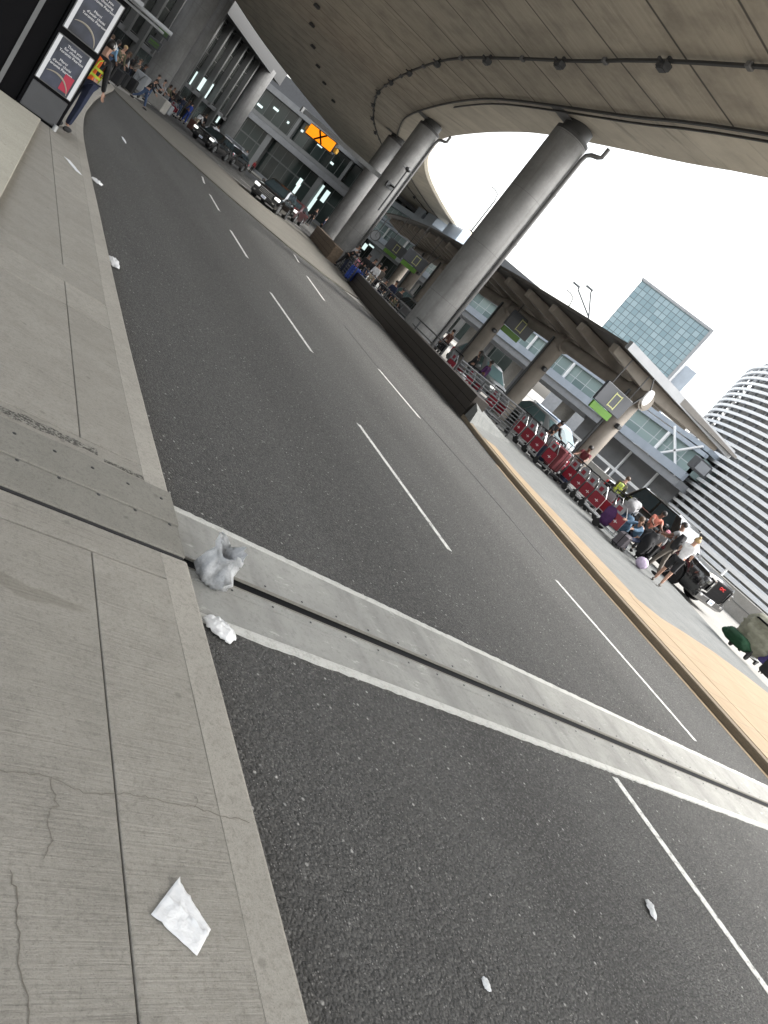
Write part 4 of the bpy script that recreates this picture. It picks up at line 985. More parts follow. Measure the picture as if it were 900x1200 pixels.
# other vehicles on the outer road
WC_ = 'vehicles waiting on the outer road'
car('parked_car', 'white car with pale windows right of the second shelter column', 'car', (24.0, 24.6, .003), 0, 4.6, 1.85, 1.55, 'carwhite', .95, .98, (1.2, 2.0, 3.6, 4.35), WC_, .33)
car('parked_car', 'white car with a blue roof behind the white car by the carts', 'car', (27.4, 27.5, .003), 0, 4.5, 1.85, 1.62, 'carwhite', 1.0, 1.03, (1.1, 1.9, 3.9, 4.3), WC_, .34, roof='carblue')
car('parked_car', 'white car with a big windshield between first and second shelter columns', 'car', (24.2, 31.0, .003), 0, 4.7, 1.88, 1.7, 'carwhite', 1.02, 1.05, (1.15, 2.0, 4.2, 4.6), WC_, .35)
car('parked_car', 'dark grey car behind the barred railing', 'car', (22.9, 36.9, .003), .06, 4.7, 1.85, 1.5, 'cargrey', .95, .98, (1.25, 2.1, 3.7, 4.5), WC_, .33)
car('parked_car', 'white car just right of the big pillar, behind two seated people', 'car', (25.4, 42.5, .003), .12, 4.6, 1.85, 1.6, 'carwhite', .98, 1.0, (1.2, 2.0, 3.8, 4.4), WC_, .34)
# vehicles on the road by the terminal
p = at_d(316, 241, 46.0); car('suv', 'black SUV with lit headlights driving towards us on the far road', 'car', (p.x, p.y, .01), R(-32), 4.6, 1.88, 1.68, 'carblack', 1.05, 1.08, (1.1, 1.75, 4.0, 4.5), None, .37, roof='carblack')
p = at_h(247, 181, 0.0); a = at_d(242, 172, 57); car('taxi', 'larger black car with a lit front, stopped nearest the terminal kerb', 'car', (a.x+.5, a.y+1, .01), R(-35), 4.9, 1.92, 1.6, 'carblack', 1.0, 1.02, (1.2, 2.0, 4.2, 4.8), 'black cars by the terminal kerb', .36)
a = at_d(266, 180, 64); car('taxi', 'black car with bright headlights right behind the stopped black car', 'car', (a.x+.6, a.y+.6, .01), R(-35), 4.7, 1.88, 1.5, 'carblack', .98, 1.0, (1.2, 2.0, 4.0, 4.6), 'black cars by the terminal kerb', .35)
a = at_d(346, 240, 55); car('parked_car', 'dark red car half hidden behind the driving black SUV', 'car', (a.x, a.y, .01), R(-32), 4.4, 1.8, 1.45, mat('car_dark_red', (.03, .005, .006), .3, 0, coat=.6), .95, .98, (1.2, 2.0, 3.6, 4.3), None, .33)

# ------------------------------------------------------------------ luggage carts
def make_cart(label, loc, rz, group, panel='cartred'):
    t = thing('luggage_cart', label, 'luggage cart', loc, rz, group)      # local: length along Y (handle at +Y), side panels face +-X
    for sx in (-1, 1):
        for yy_, rr_ in ((-.42, .075), (.34, .12)):
            g = MB(); MX = Matrix.Rotation(R(90), 3, 'Y'); g.lathe([(rr_*.5, -.03), (rr_, -.025), (rr_, .025), (rr_*.5, .03)], (sx*.27, yy_, rr_), 14, 0, MX); g.build('wheel', 'blackrub', t, True)
        g = MB(); g.rbox((sx*.29, -.02, .52), (.02, .54, .40), .008); pn = g.build('side_panel', panel, t)
        g = MB(); g.box((sx*.302, -.05, .50), (.003, .16, .02)).box((sx*.302, -.06, .50), (.003, .02, .10)); g.build('panel_marking', 'textwhite', pn)
        g = MB(); g.rbox((sx*.29, .10, .86), (.02, .34, .26), .01); g.build('upper_panel', 'lightgrey', t)
        g = MB(); g.rbox((sx*.303, .10, .86), (.006, .16, .14), .002); g.build('upper_badge', panel, t)
        g = MB(); g.tube([(sx*.27, .34, .14), (sx*.28, .30, .7), (sx*.28, .38, 1.05)], .024, 6); g.build('upright', 'darksteel', t)
        g = MB(); g.tube([(sx*.27, -.55, .16), (sx*.27, .36, .16)], .022, 6); g.tube([(sx*.28, -.28, .33), (sx*.28, .28, .33)], .014, 6); g.tube([(sx*.28, -.28, .70), (sx*.28, .28, .70)], .014, 6); g.tube([(sx*.28, -.28, .16), (sx*.28, -.28, .72), (sx*.28, -.06, 1.0)], .016, 6); g.build('side_frame', 'steel', t)
    g = MB()
    for yy_ in (-.5, -.25, 0, .25): g.bar((-.27, yy_, .17), (.27, yy_, .17), .05, .02)
    g.build('platform', 'steel', t)
    g = MB(); g.tube([(-.28, .38, 1.05), (-.22, .44, 1.08), (.22, .44, 1.08), (.28, .38, 1.05)], .026, 8); g.build('handle', 'black', t)
    g = MB(); g.rbox((0, -.56, .12), (.56, .06, .1), .03); g.build('bumper', 'blackrub', t)
    return t
GC = 'nested luggage carts with red panels'
cart = make_cart('red-panelled luggage cart touching the end of the barred railing', (18.75, 20.05, .12), 0, GC)
for (x, y, lab) in ((18.7, 19.35, 'red-panelled luggage cart, second from the barred railing'), (18.65, 18.65, 'brighter red-panelled luggage cart next to the dark red suitcase'),
                    (19.05, 16.95, 'red-panelled luggage cart nearest the big shelter column'), (19.0, 16.40, 'red-panelled luggage cart second right of the near shelter column'), (18.95, 15.85, 'red-panelled luggage cart third right of the near shelter column'), (18.9, 15.3, 'red-panelled luggage cart at the open end of the second row'),
                    (21.2, 16.4, 'red-panelled luggage cart behind the second row, by the yellow-vested person'), (18.3, 21.6, 'red-panelled luggage cart seen through the barred railing'), (17.6, 22.6, 'red-panelled luggage cart behind the end of the dark wall'), (17.5, 24.0, 'red-panelled luggage cart at the foot of the large pillar')):
    dup(cart, (x, y, .12), 0, lab)
emptyc = dup(cart, (20.2, 19.0, .12), R(70), 'empty grey cart standing at the foot of the near shelter column')
p = at_h(207, 134, .12); a = at_d(206, 123, 60); dup(cart, (a.x, a.y, .12), R(60), 'single red-panelled cart on the far terminal pavement')
lc1 = dup(cart, (18.55, 17.75, .12), 0, 'cart loaded with dark red suitcases left of the near shelter column', 'loaded luggage carts')
lc2 = dup(cart, (17.9, 13.6, .12), R(20), 'cart loaded with purple and grey bags by the black pickup', 'loaded luggage carts')
lc3 = dup(cart, (20.55, 9.55, .12), R(95), 'cart under the green and olive covered luggage at the right edge', 'loaded luggage carts')
# luggage
def suitcase(name, label, loc, rz, w, d, h, mt, lie=None, cat='suitcase', group=None, handle=True):
    t = thing(name, label, cat, loc, rz, group)
    g = MB(); g.rbox((0, 0, h/2+.05), (w, d, h), .05); b = g.build('shell', mt, t, True)
    g = MB()
    for k in (-.3, -.1, .1, .3): g.rbox((k*w, -d/2-.004, h/2+.05), (w*.06, .016, h*.84), .006)
    g.build('ribs', mt, b)
    g = MB(); g.box((0, 0, h/2+.05), (w+.006, .02, h+.006)); g.build('zip', 'black', b)
    for sx in (-1, 1):
        for sy in (-1, 1):
            g = MB(); g.lathe([(.028, -.012), (.028, .012)], (sx*w*.38, sy*d*.3, .028), 10, 0, Matrix.Rotation(R(90), 3, 'Y')); g.build('wheel', 'blackrub', t)
    if handle:
        g = MB(); g.tube([(-w*.22, 0, h+.04), (-w*.22, 0, h+.3), (w*.22, 0, h+.3), (w*.22, 0, h+.04)], .012, 6); g.build('pull_handle', 'darksteel', t)
    return t
def soft_bag(name, label, loc, rz, w, d, h, mt, cat='bag', strap=True, seed=1, group=None):
    t = thing(name, label, cat, loc, rz, group); g = MB(); rings = []
    rs = random.Random(seed); N = 30; off = V2(rs.uniform(0, 50), rs.uniform(0, 50), seed)
    ph = rs.uniform(0, 9)
    for i in range(18):
        f = i/17; k = (math.sin(PI*(.10+.80*f)))**.45
        rings.append([V2(math.copysign(abs(math.cos(a))**.6, math.cos(a))*w/2*k*(1+.07*math.sin(3*a+ph+5*f)), math.copysign(abs(math.sin(a))**.6, math.sin(a))*d/2*k*(1+.08*math.sin(2*a+ph*2+4*f)), h*f) for a in [2*PI*j/N for j in range(N)]])
    rings = [[p+V2(p.x, p.y, 0).normalized()*(noise.noise(p*6+off)*.05+noise.noise(p*15+off)*.022)*(w+d) if (p.x or p.y) else p for p in r_] for r_ in rings]
    g.loft(rings); g.build('bag_body', mt, t, True)
    g = MB(); g.bar((-w*.42, -d*.42, h*.62), (w*.42, -d*.42, h*.62), .02, .03); g.build('zip', 'black', t)
    g = MB(); g.rbox((0, -d*.5, h*.34), (w*.6, .06, h*.36), .03); g.build('front_pocket', mt, t)
    if strap:
        g = MB(); g.tube([(-w*.25, 0, h*.9), (-w*.18, 0, h*1.18), (w*.18, 0, h*1.18), (w*.25, 0, h*.9)], .016, 6); g.build('strap', 'black', t)
    return t
soft = soft_bag
suitcase('suitcase', 'large dark red suitcase standing on a cart left of the near shelter column', (18.45, 17.55, .30), R(82), .62, .34, .80, 'maroon')
soft('travel_bag', 'dark blue travel bag in front of the dark red suitcase', (18.45, 18.15, .30), R(80), .46, .3, .50, 'navy', seed=2)
soft('travel_bag', 'crimson bag on top of the load between two carts', (18.7, 18.25, .82), R(60), .5, .34, .3, 'redc', seed=3)
suitcase('suitcase', 'dark blue small suitcase at the foot of the near shelter column', (19.0, 17.25, .14), R(80), .42, .26, .52, 'navy')
suitcase('suitcase', 'upright dark suitcase right behind the loaded cart near the column', (19.4, 17.5, .14), R(70), .45, .3, .7, 'blackc')
soft('travel_bag', 'deep purple soft bag on the cart by the black pickup', (17.7, 13.75, .30), R(30), .55, .42, .62, 'purple', seed=4)
soft('duffel_bag', 'pale grey duffel bag piled at the top of the cart load', (18.15, 13.75, 1.0), R(40), .62, .42, .46, 'greyc', seed=5)
soft('backpack', 'teal blue backpack in the middle of the cart load', (18.15, 13.55, .48), R(30), .6, .42, .54, 'denim', seed=6)
suitcase('suitcase', 'dark grey hard-shell suitcase lying in front of the crouching person', (17.55, 12.75, .14), R(28), .60, .34, .42, 'gunmetal', handle=False)
soft('backpack', 'black backpack hanging from the cart near the child in a pink cap', (18.35, 12.65, .40), R(30), .5, .36, .72, 'blackc', seed=8)
suitcase('suitcase', 'tall black suitcase with grey edges against the pickup', (19.35, 13.15, .14), R(20), .5, .32, .78, 'blackc')
t = thing('ball_bag', 'round white and lilac patterned bag on the ground by standing feet', 'bag', (17.85, 11.98, .12)); g = MB(); g.ball((0, 0, .17), (.18, .18, .17), 14, 9); g.build('round_body', 'lilac', t, True)
g = MB(); g.tube([(-.06, 0, .33), (-.04, 0, .42), (.04, 0, .42), (.06, 0, .33)], .012, 6); g.build('loop', 'black', t)
# covered pile at the right edge
soft('covered_pile', 'luggage pile under an olive grey cover with a green lower edge, at the right edge', (20.5, 9.5, .34), R(100), 1.2, .8, 1.0, 'tarp', 'luggage', False, 11)
soft('travel_bag', 'bright green bag bulging from under the olive cover', (20.2, 9.75, .22), R(75), .95, .62, .36, 'greenc', strap=False, seed=12)
soft('travel_bag', 'violet blue bag with red trim right of the green bag', (20.6, 9.0, .34), R(95), .45, .36, .46, 'violet', seed=13)
suitcase('suitcase', 'black suitcase low at the right edge of the picture', (20.35, 8.55, .14), R(95), .55, .34, .45, 'blackc', handle=False)
soft('travel_bag', 'orange and green striped bag on top of the covered pile', (21.05, 9.55, 1.22), R(95), .5, .35, .25, 'coral', strap=False, seed=14)
soft('travel_bag', 'red bag at the far right edge beside the violet bag', (20.9, 8.72, .62), R(95), .35, .3, .3, 'redc', strap=False, seed=15)
suitcase('suitcase', 'bright blue suitcase leaning on the railing beyond the dark wall', (17.6, 36.2, .14), R(30), .8, .4, .75, 'royal', handle=False)
suitcase('suitcase', 'dark blue suitcase held by the bending person past the wall', (18.35, 39.0, .14), R(30), .5, .32, .72, 'navy')
suitcase('suitcase', 'grey suitcase behind the bars of the railing', (16.2, 21.6, .14), R(40), .5, .3, .62, 'greyc')

# ------------------------------------------------------------------ people
def bake_skin(chains):
    """chains: list of (verts[(pos, radius)], edges, root) -> evaluated geometry of each"""
    obs = []
    for vs, es, root in chains:
        me = bpy.data.meshes.new('tmp'); bm = bmesh.new(); lay = bm.verts.layers.skin.verify()
        bv = []
        for i, (p, r_) in enumerate(vs):
            v = bm.verts.new(p); v[lay].radius = (r_, r_) if not isinstance(r_, tuple) else r_; v[lay].use_root = (i == root); bv.append(v)
        for a, b in es: bm.edges.new((bv[a], bv[b]))
        bm.to_mesh(me); bm.free()
        o = bpy.data.objects.new('tmp', me); COL.objects.link(o)
        sk = o.modifiers.new('s', 'SKIN'); sk.use_smooth_shade = True; sk.branch_smoothing = .2
        sb = o.modifiers.new('u', 'SUBSURF'); sb.levels = sb.render_levels = 1
        obs.append(o)
    dg = bpy.context.evaluated_depsgraph_get(); out = []
    for o in obs:
        me = bpy.data.meshes.new_from_object(o.evaluated_get(dg))
        out.append(([tuple(v.co) for v in me.vertices], [tuple(p.vertices) for p in me.polygons]))
        old = o.data; bpy.data.objects.remove(o); bpy.data.meshes.remove(old); bpy.data.meshes.remove(me)
    return out
DOWN = Vector((0, 0, -1))
def limb_dir(swing, out, side):
    d = Matrix.Rotation(R(swing), 3, 'X') @ DOWN                 # positive swing = forwards (+Y)
    return (Matrix.Rotation(R(-out*side), 3, 'Y') @ d).normalized()
def person(label, loc, rz, H=1.72, top='blackc', pants='jeans', hair='hairdark', lean=0, armL=(4, 8, 18), armR=(4, 8, 18), legL=(0, 0), legR=(0, 0), skin='skin', long=True, shorts=False,
           hat=None, style='short', vest=None, drop=None, turn=0, group=None, shoe='blackrub'):
    k = H/1.75
    hipz = 0
    legs = {}
    for s_, (sw, bd) in ((-1, legL), (1, legR)):
        th = limb_dir(sw, 3, s_)*.42; sk = limb_dir(sw-bd, 1, s_)*.41; legs[s_] = (th, sk); hipz = max(hipz, -(th.z+sk.z)+.085)
    if drop is not None: hipz = drop
    TR = Matrix.Rotation(R(-lean), 3, 'X'); pel = Vector((0, 0, hipz+.05))
    def T(p): return pel+TR @ Vector(p)
    HT = Matrix.Rotation(R(turn), 3, 'Z')
    J = [(pel, .125), (T((0, 0, .18)), .118), (T((0, .005, .37)), .137), (T((0, -.005, .52)), .056), (T((0, .015, .60)), .062), (T((0, .03, .685)), (.078, .09)), (T((0, .02, .755)), .058)]
    E_ = [(0, 1), (1, 2), (2, 3), (3, 4), (4, 5), (5, 6)]
    hands = []
    tops = [(pel+TR @ Vector((0, 0, -.03)), .142), (T((0, 0, .18)), .134), (T((0, .005, .37)), .150), (T((0, -.004, .475)), .075)]; te = [(0, 1), (1, 2), (2, 3)]
    for s_, (sw, out, bd) in ((-1, armL), (1, armR)):
        sh = T((s_*.165, 0, .45)); d1 = limb_dir(sw-lean*0, out, s_); d2 = limb_dir(sw+bd, out*.4, s_)
        el = sh+d1*.28; wr = el+d2*.25
        i = len(J); J += [(sh, .058), (el, .043), (wr, .030)]; E_ += [(2, i), (i, i+1), (i+1, i+2)]; hands.append((wr, d2, s_))
        i = len(tops)
        if long: tops += [(sh, .072), (el, .056), (wr-d2*.02, .044)]; te += [(2, i), (i, i+1), (i+1, i+2)]
        else: tops += [(sh, .074), (sh+d1*.17, .062)]; te += [(2, i), (i, i+1)]
    tro = [(pel+Vector((0, 0, .03)), .135)]; re = []; feet = []
    for s_ in (-1, 1):
        th, sk = legs[s_]; hp = pel+Vector((s_*.09, 0, -.05)); kn = hp+th; an = kn+sk
        i = len(J); J += [(hp, .088), (kn, .058), (an, .040)]; E_ += [(0, i), (i, i+1), (i+1, i+2)]; feet.append((an, s_))
        i = len(tro)
        if shorts: tro += [(hp, .105), (kn-th*.02, .088)]; re += [(0, i), (i, i+1)]
        else: tro += [(hp, .100), (kn, .073), (an+Vector((0, 0, .02)), .060)]; re += [(0, i), (i, i+1), (i+1, i+2)]
    sc = lambda L_: [(p*k, (r_*k if not isinstance(r_, tuple) else (r_[0]*k, r_[1]*k))) for p, r_ in L_]
    b, tp_, tr_ = bake_skin([(sc(J), E_, 0), (sc(tops), te, 1), (sc(tro), re, 0)])
    t = thing('person', label, 'person', loc, rz, group)
    g = MB(); g.add(*b)
    hc = T((0, .03, .685))*k; F = (TR @ HT) @ Vector((0, 1, 0)); U = TR @ Vector((0, 0, 1)); X = F.cross(U)
    for wr, d, s_ in hands:                                       # palm and five fingers
        wr = wr*k; sd_ = Vector((0, 1, 0)) if abs(d.y) < .8 else Vector((0, 0, 1)); a = (sd_-d*sd_.dot(d)).normalized(); n_ = d.cross(a)
        mm = Matrix((n_, a, d)).transposed(); g.ball(wr+d*.045*k, (.016*k, .040*k, .055*k), 8, 6, 0, mm)
        for q_, (o_, l_) in enumerate(((-.030, .058), (-.010, .075), (.010, .080), (.030, .070))):
            r_ = wr+d*.085*k+a*o_*k; g.tube([r_, r_+(d*.5*l_+n_*.006*s_)*k, r_+(d*.9*l_+n_*.024*s_)*k], [.0095*k, .008*k, .006*k], 5)
        r_ = wr+d*.03*k+a*.034*k; g.tube([r_, r_+(a*.028+d*.025)*k, r_+(a*.034+d*.058)*k], [.011*k, .0095*k, .007*k], 5)
    g.ball(hc+F*.092*k-U*.012*k, (.014*k, .02*k, .022*k), 6, 5)       # nose
    for s_ in (-1, 1):
        g.ball(hc+X*.080*k*s_-U*.005*k, (.012*k, .022*k, .032*k), 6, 5); g.ball(hc+F*.082*k+X*.032*k*s_+U*.016*k, .011*k, 6, 4, 1)
    g.ball(hc+F*.082*k-U*.047*k, (.024*k, .010*k, .008*k), 6, 4, 2)
    body = g.build('body', [skin, 'eye', 'lip'], t, True)
    g = MB(); g.add(*tp_); tob = g.build('top', top, t, True)
    g = MB(); g.add(*tr_); g.build('shorts' if shorts else 'trousers', pants, t, True)
    for an, s_ in feet:
        an = an*k; g = MB(); g.ball(an+Vector((s_*.012, .055, -.045))*k, (.048*k, .135*k, .05*k), 10, 6); g.build('shoe', shoe, t, True)
    mm = Matrix((X, F, U)).transposed()
    if hat:
        g = MB(); g.ball(hc-F*.006*k+U*.035*k, (.098*k, .112*k, .085*k), 12, 7, 0, mm); g.ball(hc+F*.10*k+U*.035*k, (.075*k, .08*k, .014*k), 10, 5, 0, mm); g.build('cap', hat, t, True)
    if hair:
        g = MB(); g.ball(hc-F*.024*k+U*.034*k, (.094*k, .098*k, .088*k), 12, 7, 0, mm)
        if style == 'bun': g.ball(hc-F*.08*k+U*.115*k, .05*k, 10, 6)
        if style == 'long': g.ball(hc-F*.055*k-U*.09*k, (.088*k, .06*k, .16*k), 10, 7, 0, mm)
        if style == 'tail': g.ball(hc-F*.115*k-U*.03*k, (.03*k, .04*k, .11*k), 8, 6, 0, mm)
        g.build('hair', hair, t, True)
    if vest:
        ve = [(p, r_+.014) for p, r_ in tops[:4]]
        (vb,) = bake_skin([(sc(ve), [(0, 1), (1, 2), (2, 3)], 1)])
        g = MB(); g.add(*vb); vo = g.build('safety_vest', vest, t, True)
        g = MB()
        for zz, w_ in ((.12, .162), (.24, .157)):
            c = T((0, 0, zz))*k; g.lathe([(w_*k, -.022*k), (w_*k*1.01, .022*k)], c, 18, 0, TR, False)
        for s_ in (-1, 1): g.tube([T((s_*.08, .165, .05))*k, T((s_*.09, .172, .36))*k, T((s_*.09, .06, .49))*k, T((s_*.09, -.165, .36))*k, T((s_*.06, -.165, .05))*k], .012*k, 6)
        g.build('reflective_strip', 'limey', vo, True)
    return t
def back_pack(label, loc, rz, mt, h=.48):
    return soft_bag('backpack', label, loc, rz, .34, .22, h, mt, strap=False, seed=len(label))
A2 = PI
# near group by the pickup
person('woman in white tee and dark shorts with a fair bun, by the pickup', (18.12, 11.42, .13), R(-60), 1.66, 'tee_white', 'blackc', 'hairblond', 10, (38, 10, 40), (20, 10, 60), (8, 4), (-8, 6), 'skin', False, True, style='bun', shoe='taupe')
person('man in a grey tee with taupe trousers and a dark waistcoat, standing by the pickup', (19.15, 12.5, .13), R(20), 1.76, 'greyc', 'taupe', 'hairdark', 14, (30, 8, 35), (26, 8, 40), (12, 6), (-10, 8), 'skin2', False)
tb_ = back_pack('black backpack worn by the man in taupe trousers', (18.98, 12.35, 1.05), R(20), 'blackc', .52)
person('person in a denim jacket with brown hair crouching over the hard-shell suitcase', (18.05, 12.85, .13), R(95), 1.6, 'denim', 'navy', 'hairbrown', 38, (60, 8, 20), (70, 8, 15), (75, 110), (60, 120), 'skin', True, style='long')
person('child in a pink cap and grey top between the bags and the pickup', (19.15, 12.95, .13), R(120), 1.25, 'greyc', 'blackc', 'hairdark', 5, (30, 8, 40), (30, 8, 40), hat='pink', skin='skin')
person('dark-haired person in a coral shirt behind the grey duffel bag', (19.6, 13.9, .13), R(150), 1.62, 'coral', 'blackc', 'hairdark', 18, (50, 10, 30), (50, 10, 30), skin='skin2', long=False)
person('person in a yellow safety vest behind the second cart row', (21.3, 17.1, .13), R(-60), 1.66, 'olive', 'blackc', 'hairbrown', 12, (40, 8, 40), (40, 8, 40), vest='vestlime')
# between the columns
person('person in a dark maroon shirt leaning on the loaded cart by the near column', (19.9, 18.0, .13), R(120), 1.68, 'maroon', 'blackc', 'hairdark', 18, (45, 10, 25), (45, 10, 30), skin='skin2', long=False)
person('person in a long black coat behind the first cart row', (20.4, 20.6, .13), R(160), 1.70, 'blackc', 'blackc', 'hairdark', 24, (50, 8, 30), (50, 8, 30), style='long')
person('person in black standing just behind the barred railing', (19.6, 26.0, .13), R(30), 1.68, 'blackc', 'blackc', 'hairdark', 4, style='long')
person('person in a purple shirt standing just behind the barred railing', (19.85, 25.3, .13), R(20), 1.66, 'purple', 'navy', 'hairdark', 6, skin='skin2')
person('person in a navy top by the right foot of the big pillar', (20.0, 31.1, .13), R(20), 1.66, 'navy', 'blackc', 'hairdark', 8, skin='skin2')
person('person in a brown top by the right foot of the big pillar', (20.5, 29.9, .13), R(10), 1.6, 'brownc', 'blackc', 'hairdark', 10)
# left of the big pillar
a = at_d(404, 296, 42); person('person in black bending over a luggage cart past the wall', (18.3, 39.7, .13), R(-150), 1.75, 'blackc', 'blackc', 'hairdark', 42, (70, 6, 10), (75, 6, 10), (14, 4), (-16, 8))
for px, py, D, H, tp_, pn, hr, ln, lab, sty in ((423, 288, 43, 1.7, 'greyc', 'blackc', 'hairdark', 6, 'person in a grey top next to the pink bag', 'short'), (434, 301, 41, 1.65, 'blackc', 'blackc', 'hairdark', 10, 'person in black, left of the pair behind the two-bar railing', 'short'),
        (441, 304, 40, 1.66, 'blackc', 'jeans', 'hairdark', 5, 'dark-clothed person right of the one in black behind the railing', 'tail'), (446, 312, 38.5, 1.6, 'tee_white', 'beige', 'hairdark', 8, 'person in a white shirt behind the two-bar railing', 'short'),
        (452, 313, 39.5, 1.66, 'taupe', 'blackc', 'hairdark', 5, 'person in a taupe top right of the white shirt', 'long'), (455, 328, 36.5, 1.35, 'blackc', 'navy', 'hairdark', 0, 'small person in black behind the railing, by a shelter column', 'short'),
        (466, 333, 36, 1.6, 'navy', 'blackc', 'hairdark', 12, 'person in navy nearest the left edge of the big pillar', 'short'), (471, 340, 35, 1.5, 'blackc', 'olive', 'hairdark', 14, 'person in an olive outfit touching the left edge of the big pillar', 'short')):
    p = at_d(px, py, D); person(lab, (p.x, p.y, .13), R(180+random.uniform(-60, 60)), max(1.2, min(1.8, p.z-.0+.02 if H > 1.4 else H)), tp_, pn, hr, ln, style=sty)
p = at_d(424, 303, 42.5); soft_bag('backpack', 'bright pink backpack by the railing left of the shelter columns', (p.x, p.y, .75), 0, .4, .3, .5, 'pink', seed=21)
# by the ticket kiosk
person('worker in an orange and yellow safety vest and cap beside the kiosk', (1.45, 16.25, .15), R(-35), 1.78, 'blackc', 'navy', 'hairdark', 4, (8, 6, 14), (10, 10, 20), (4, 2), (-3, 3), hat='silver', vest='orange')
# crowd on the far pavement
p = at_d(163, 120, 40); person('man in a black jacket and blue jeans striding across the crossing', (p.x, p.y, .05), R(-110), 1.78, 'blackc', 'jeans', 'hairdark', 16, (-20, 8, 30), (35, 8, 30), (26, 10), (-24, 22))
CR = [(137, 36.5, 33, 'navy', 'blackc', 'person in a navy coat right of the kiosk, farthest left of three', 6), (141, 43, 33.5, 'skyblue', 'jeans', 'person in a pale blue jacket standing by the kiosk', 6), (150, 50, 34.5, 'olive', 'blackc', 'fair-haired person in olive beside the pale blue jacket', 4),
      (153, 63, 42, 'blackc', 'blackc', 'person in black left of the white display cart', 0), (156, 67, 43, 'greyc', 'blackc', 'grey-clothed person bending by the white display cart', 20), (163, 64, 45, 'blackc', 'navy', 'person in black above the white display cart', 0), (168, 68, 45, 'taupe', 'blackc', 'person in taupe behind the white display cart', 0),
      (175, 72, 46, 'blackc', 'blackc', 'person in black between the display cart and the walking man', 0), (191, 83, 47, 'blackc', 'jeans', 'dark-jacketed person close behind the walking man', 0), (197, 95, 54, 'navy', 'blackc', 'person in navy near the concrete block', 8), (201, 84, 50, 'greyc', 'blackc', 'person in grey by the column base', 0),
      (204, 96, 56, 'olive', 'blackc', 'person in olive near the concrete block', 0), (208, 100, 58, 'blackc', 'navy', 'person in black right of the concrete block', 0), (213, 104, 60, 'blackc', 'blackc', 'dark person above the single far cart', 4), (219, 112, 62, 'navy', 'jeans', 'person in navy right of the far single cart', 8),
      (225, 116, 63, 'taupe', 'blackc', 'person in taupe left of the royal blue one', 0), (229.5, 119, 63, 'royal', 'royal', 'person dressed all in royal blue', 8), (238, 129, 62, 'tee_white', 'beige', 'person in white bending beside the stopped black car', 30), (246, 130, 68, 'blackc', 'blackc', 'person in black standing behind the stopped black car', 0), (258, 146, 70, 'tee_white', 'navy', 'person in white behind the second black car', 0)]
for i, (px, py, D, tp_, pn, lab, ln) in enumerate(CR):
    p = at_d(px, py, D); zf = .15 if p.y < 45 else .12
    H = max(1.55, min(1.88, p.z-zf+.08)); person(lab, (p.x, p.y, zf), R(random.uniform(0, 360)), H, tp_, pn, 'hairblond' if 'fair' in lab else ('hairbrown' if i % 3 == 0 else 'hairdark'), ln, (random.uniform(0, 50), 8, 30), (random.uniform(0, 50), 8, 30), (random.uniform(0, 12), 4), (random.uniform(-12, 0), 4), skin='skin2' if i % 2 else 'skin', style=('short', 'long', 'short', 'tail')[i % 4])
# people seen in front of the entrance building
for px, py, D, tp_, lab in ((378, 238, 70, 'blackc', 'person in black before the entrance building, left of the pillars'), (300, 190, 84, 'redc', 'person in red far off under the entrance building'), (291, 176, 86, 'greyc', 'person in grey far off under the entrance building'), (386, 252, 62, 'navy', 'person in navy by the pillar with the sign arm')):
    p = at_d(px, py, D); person(lab, (p.x, p.y, .05), R(random.uniform(0, 360)), max(1.5, min(1.85, p.z)), tp_, 'blackc')

# ------------------------------------------------------------------ kiosk and small things
kt = thing('kiosk', 'tall black kiosk with two lit-framed dark posters at the pavement edge', 'kiosk', (0, 0, 0))
KY = 15.22
g = MB(); g.box((.99, KY+.35, 1.38), (.70, .62, 2.46)); g.build('poster_column', 'black', kt, bevel=.02)
g = MB(); g.box((.0, KY+.42, 1.38), (1.27, .62, 2.44)); bb = g.build('cabinet', 'black', kt, bevel=.02)
g = MB(); g.box((.30, KY+.10, 1.38), (.07, .03, 2.40)); g.build('grey_strip', 'midgrey', bb)
g = MB(); g.rbox((.99, KY+.03, .42), (.60, .03, .46), .01); g.build('lower_panel', 'darkgrey', kt)
g = MB(); g.box((.98, KY+.02, 2.66), (1.0, .5, .07)); g.tube([(.3, KY-.12, 2.62), (2.05, KY-.12, 2.62)], .035, 8); g.tube([(.3, KY-.02, 2.55), (1.95, KY-.02, 2.55)], .02, 8); g.build('top_bar', 'lightgrey', kt)
g = MB(); g.lathe([(.04, 0), (.04, .1)], (1.30, KY-.02, .15), 8); g.build('foot', 'steel', kt)
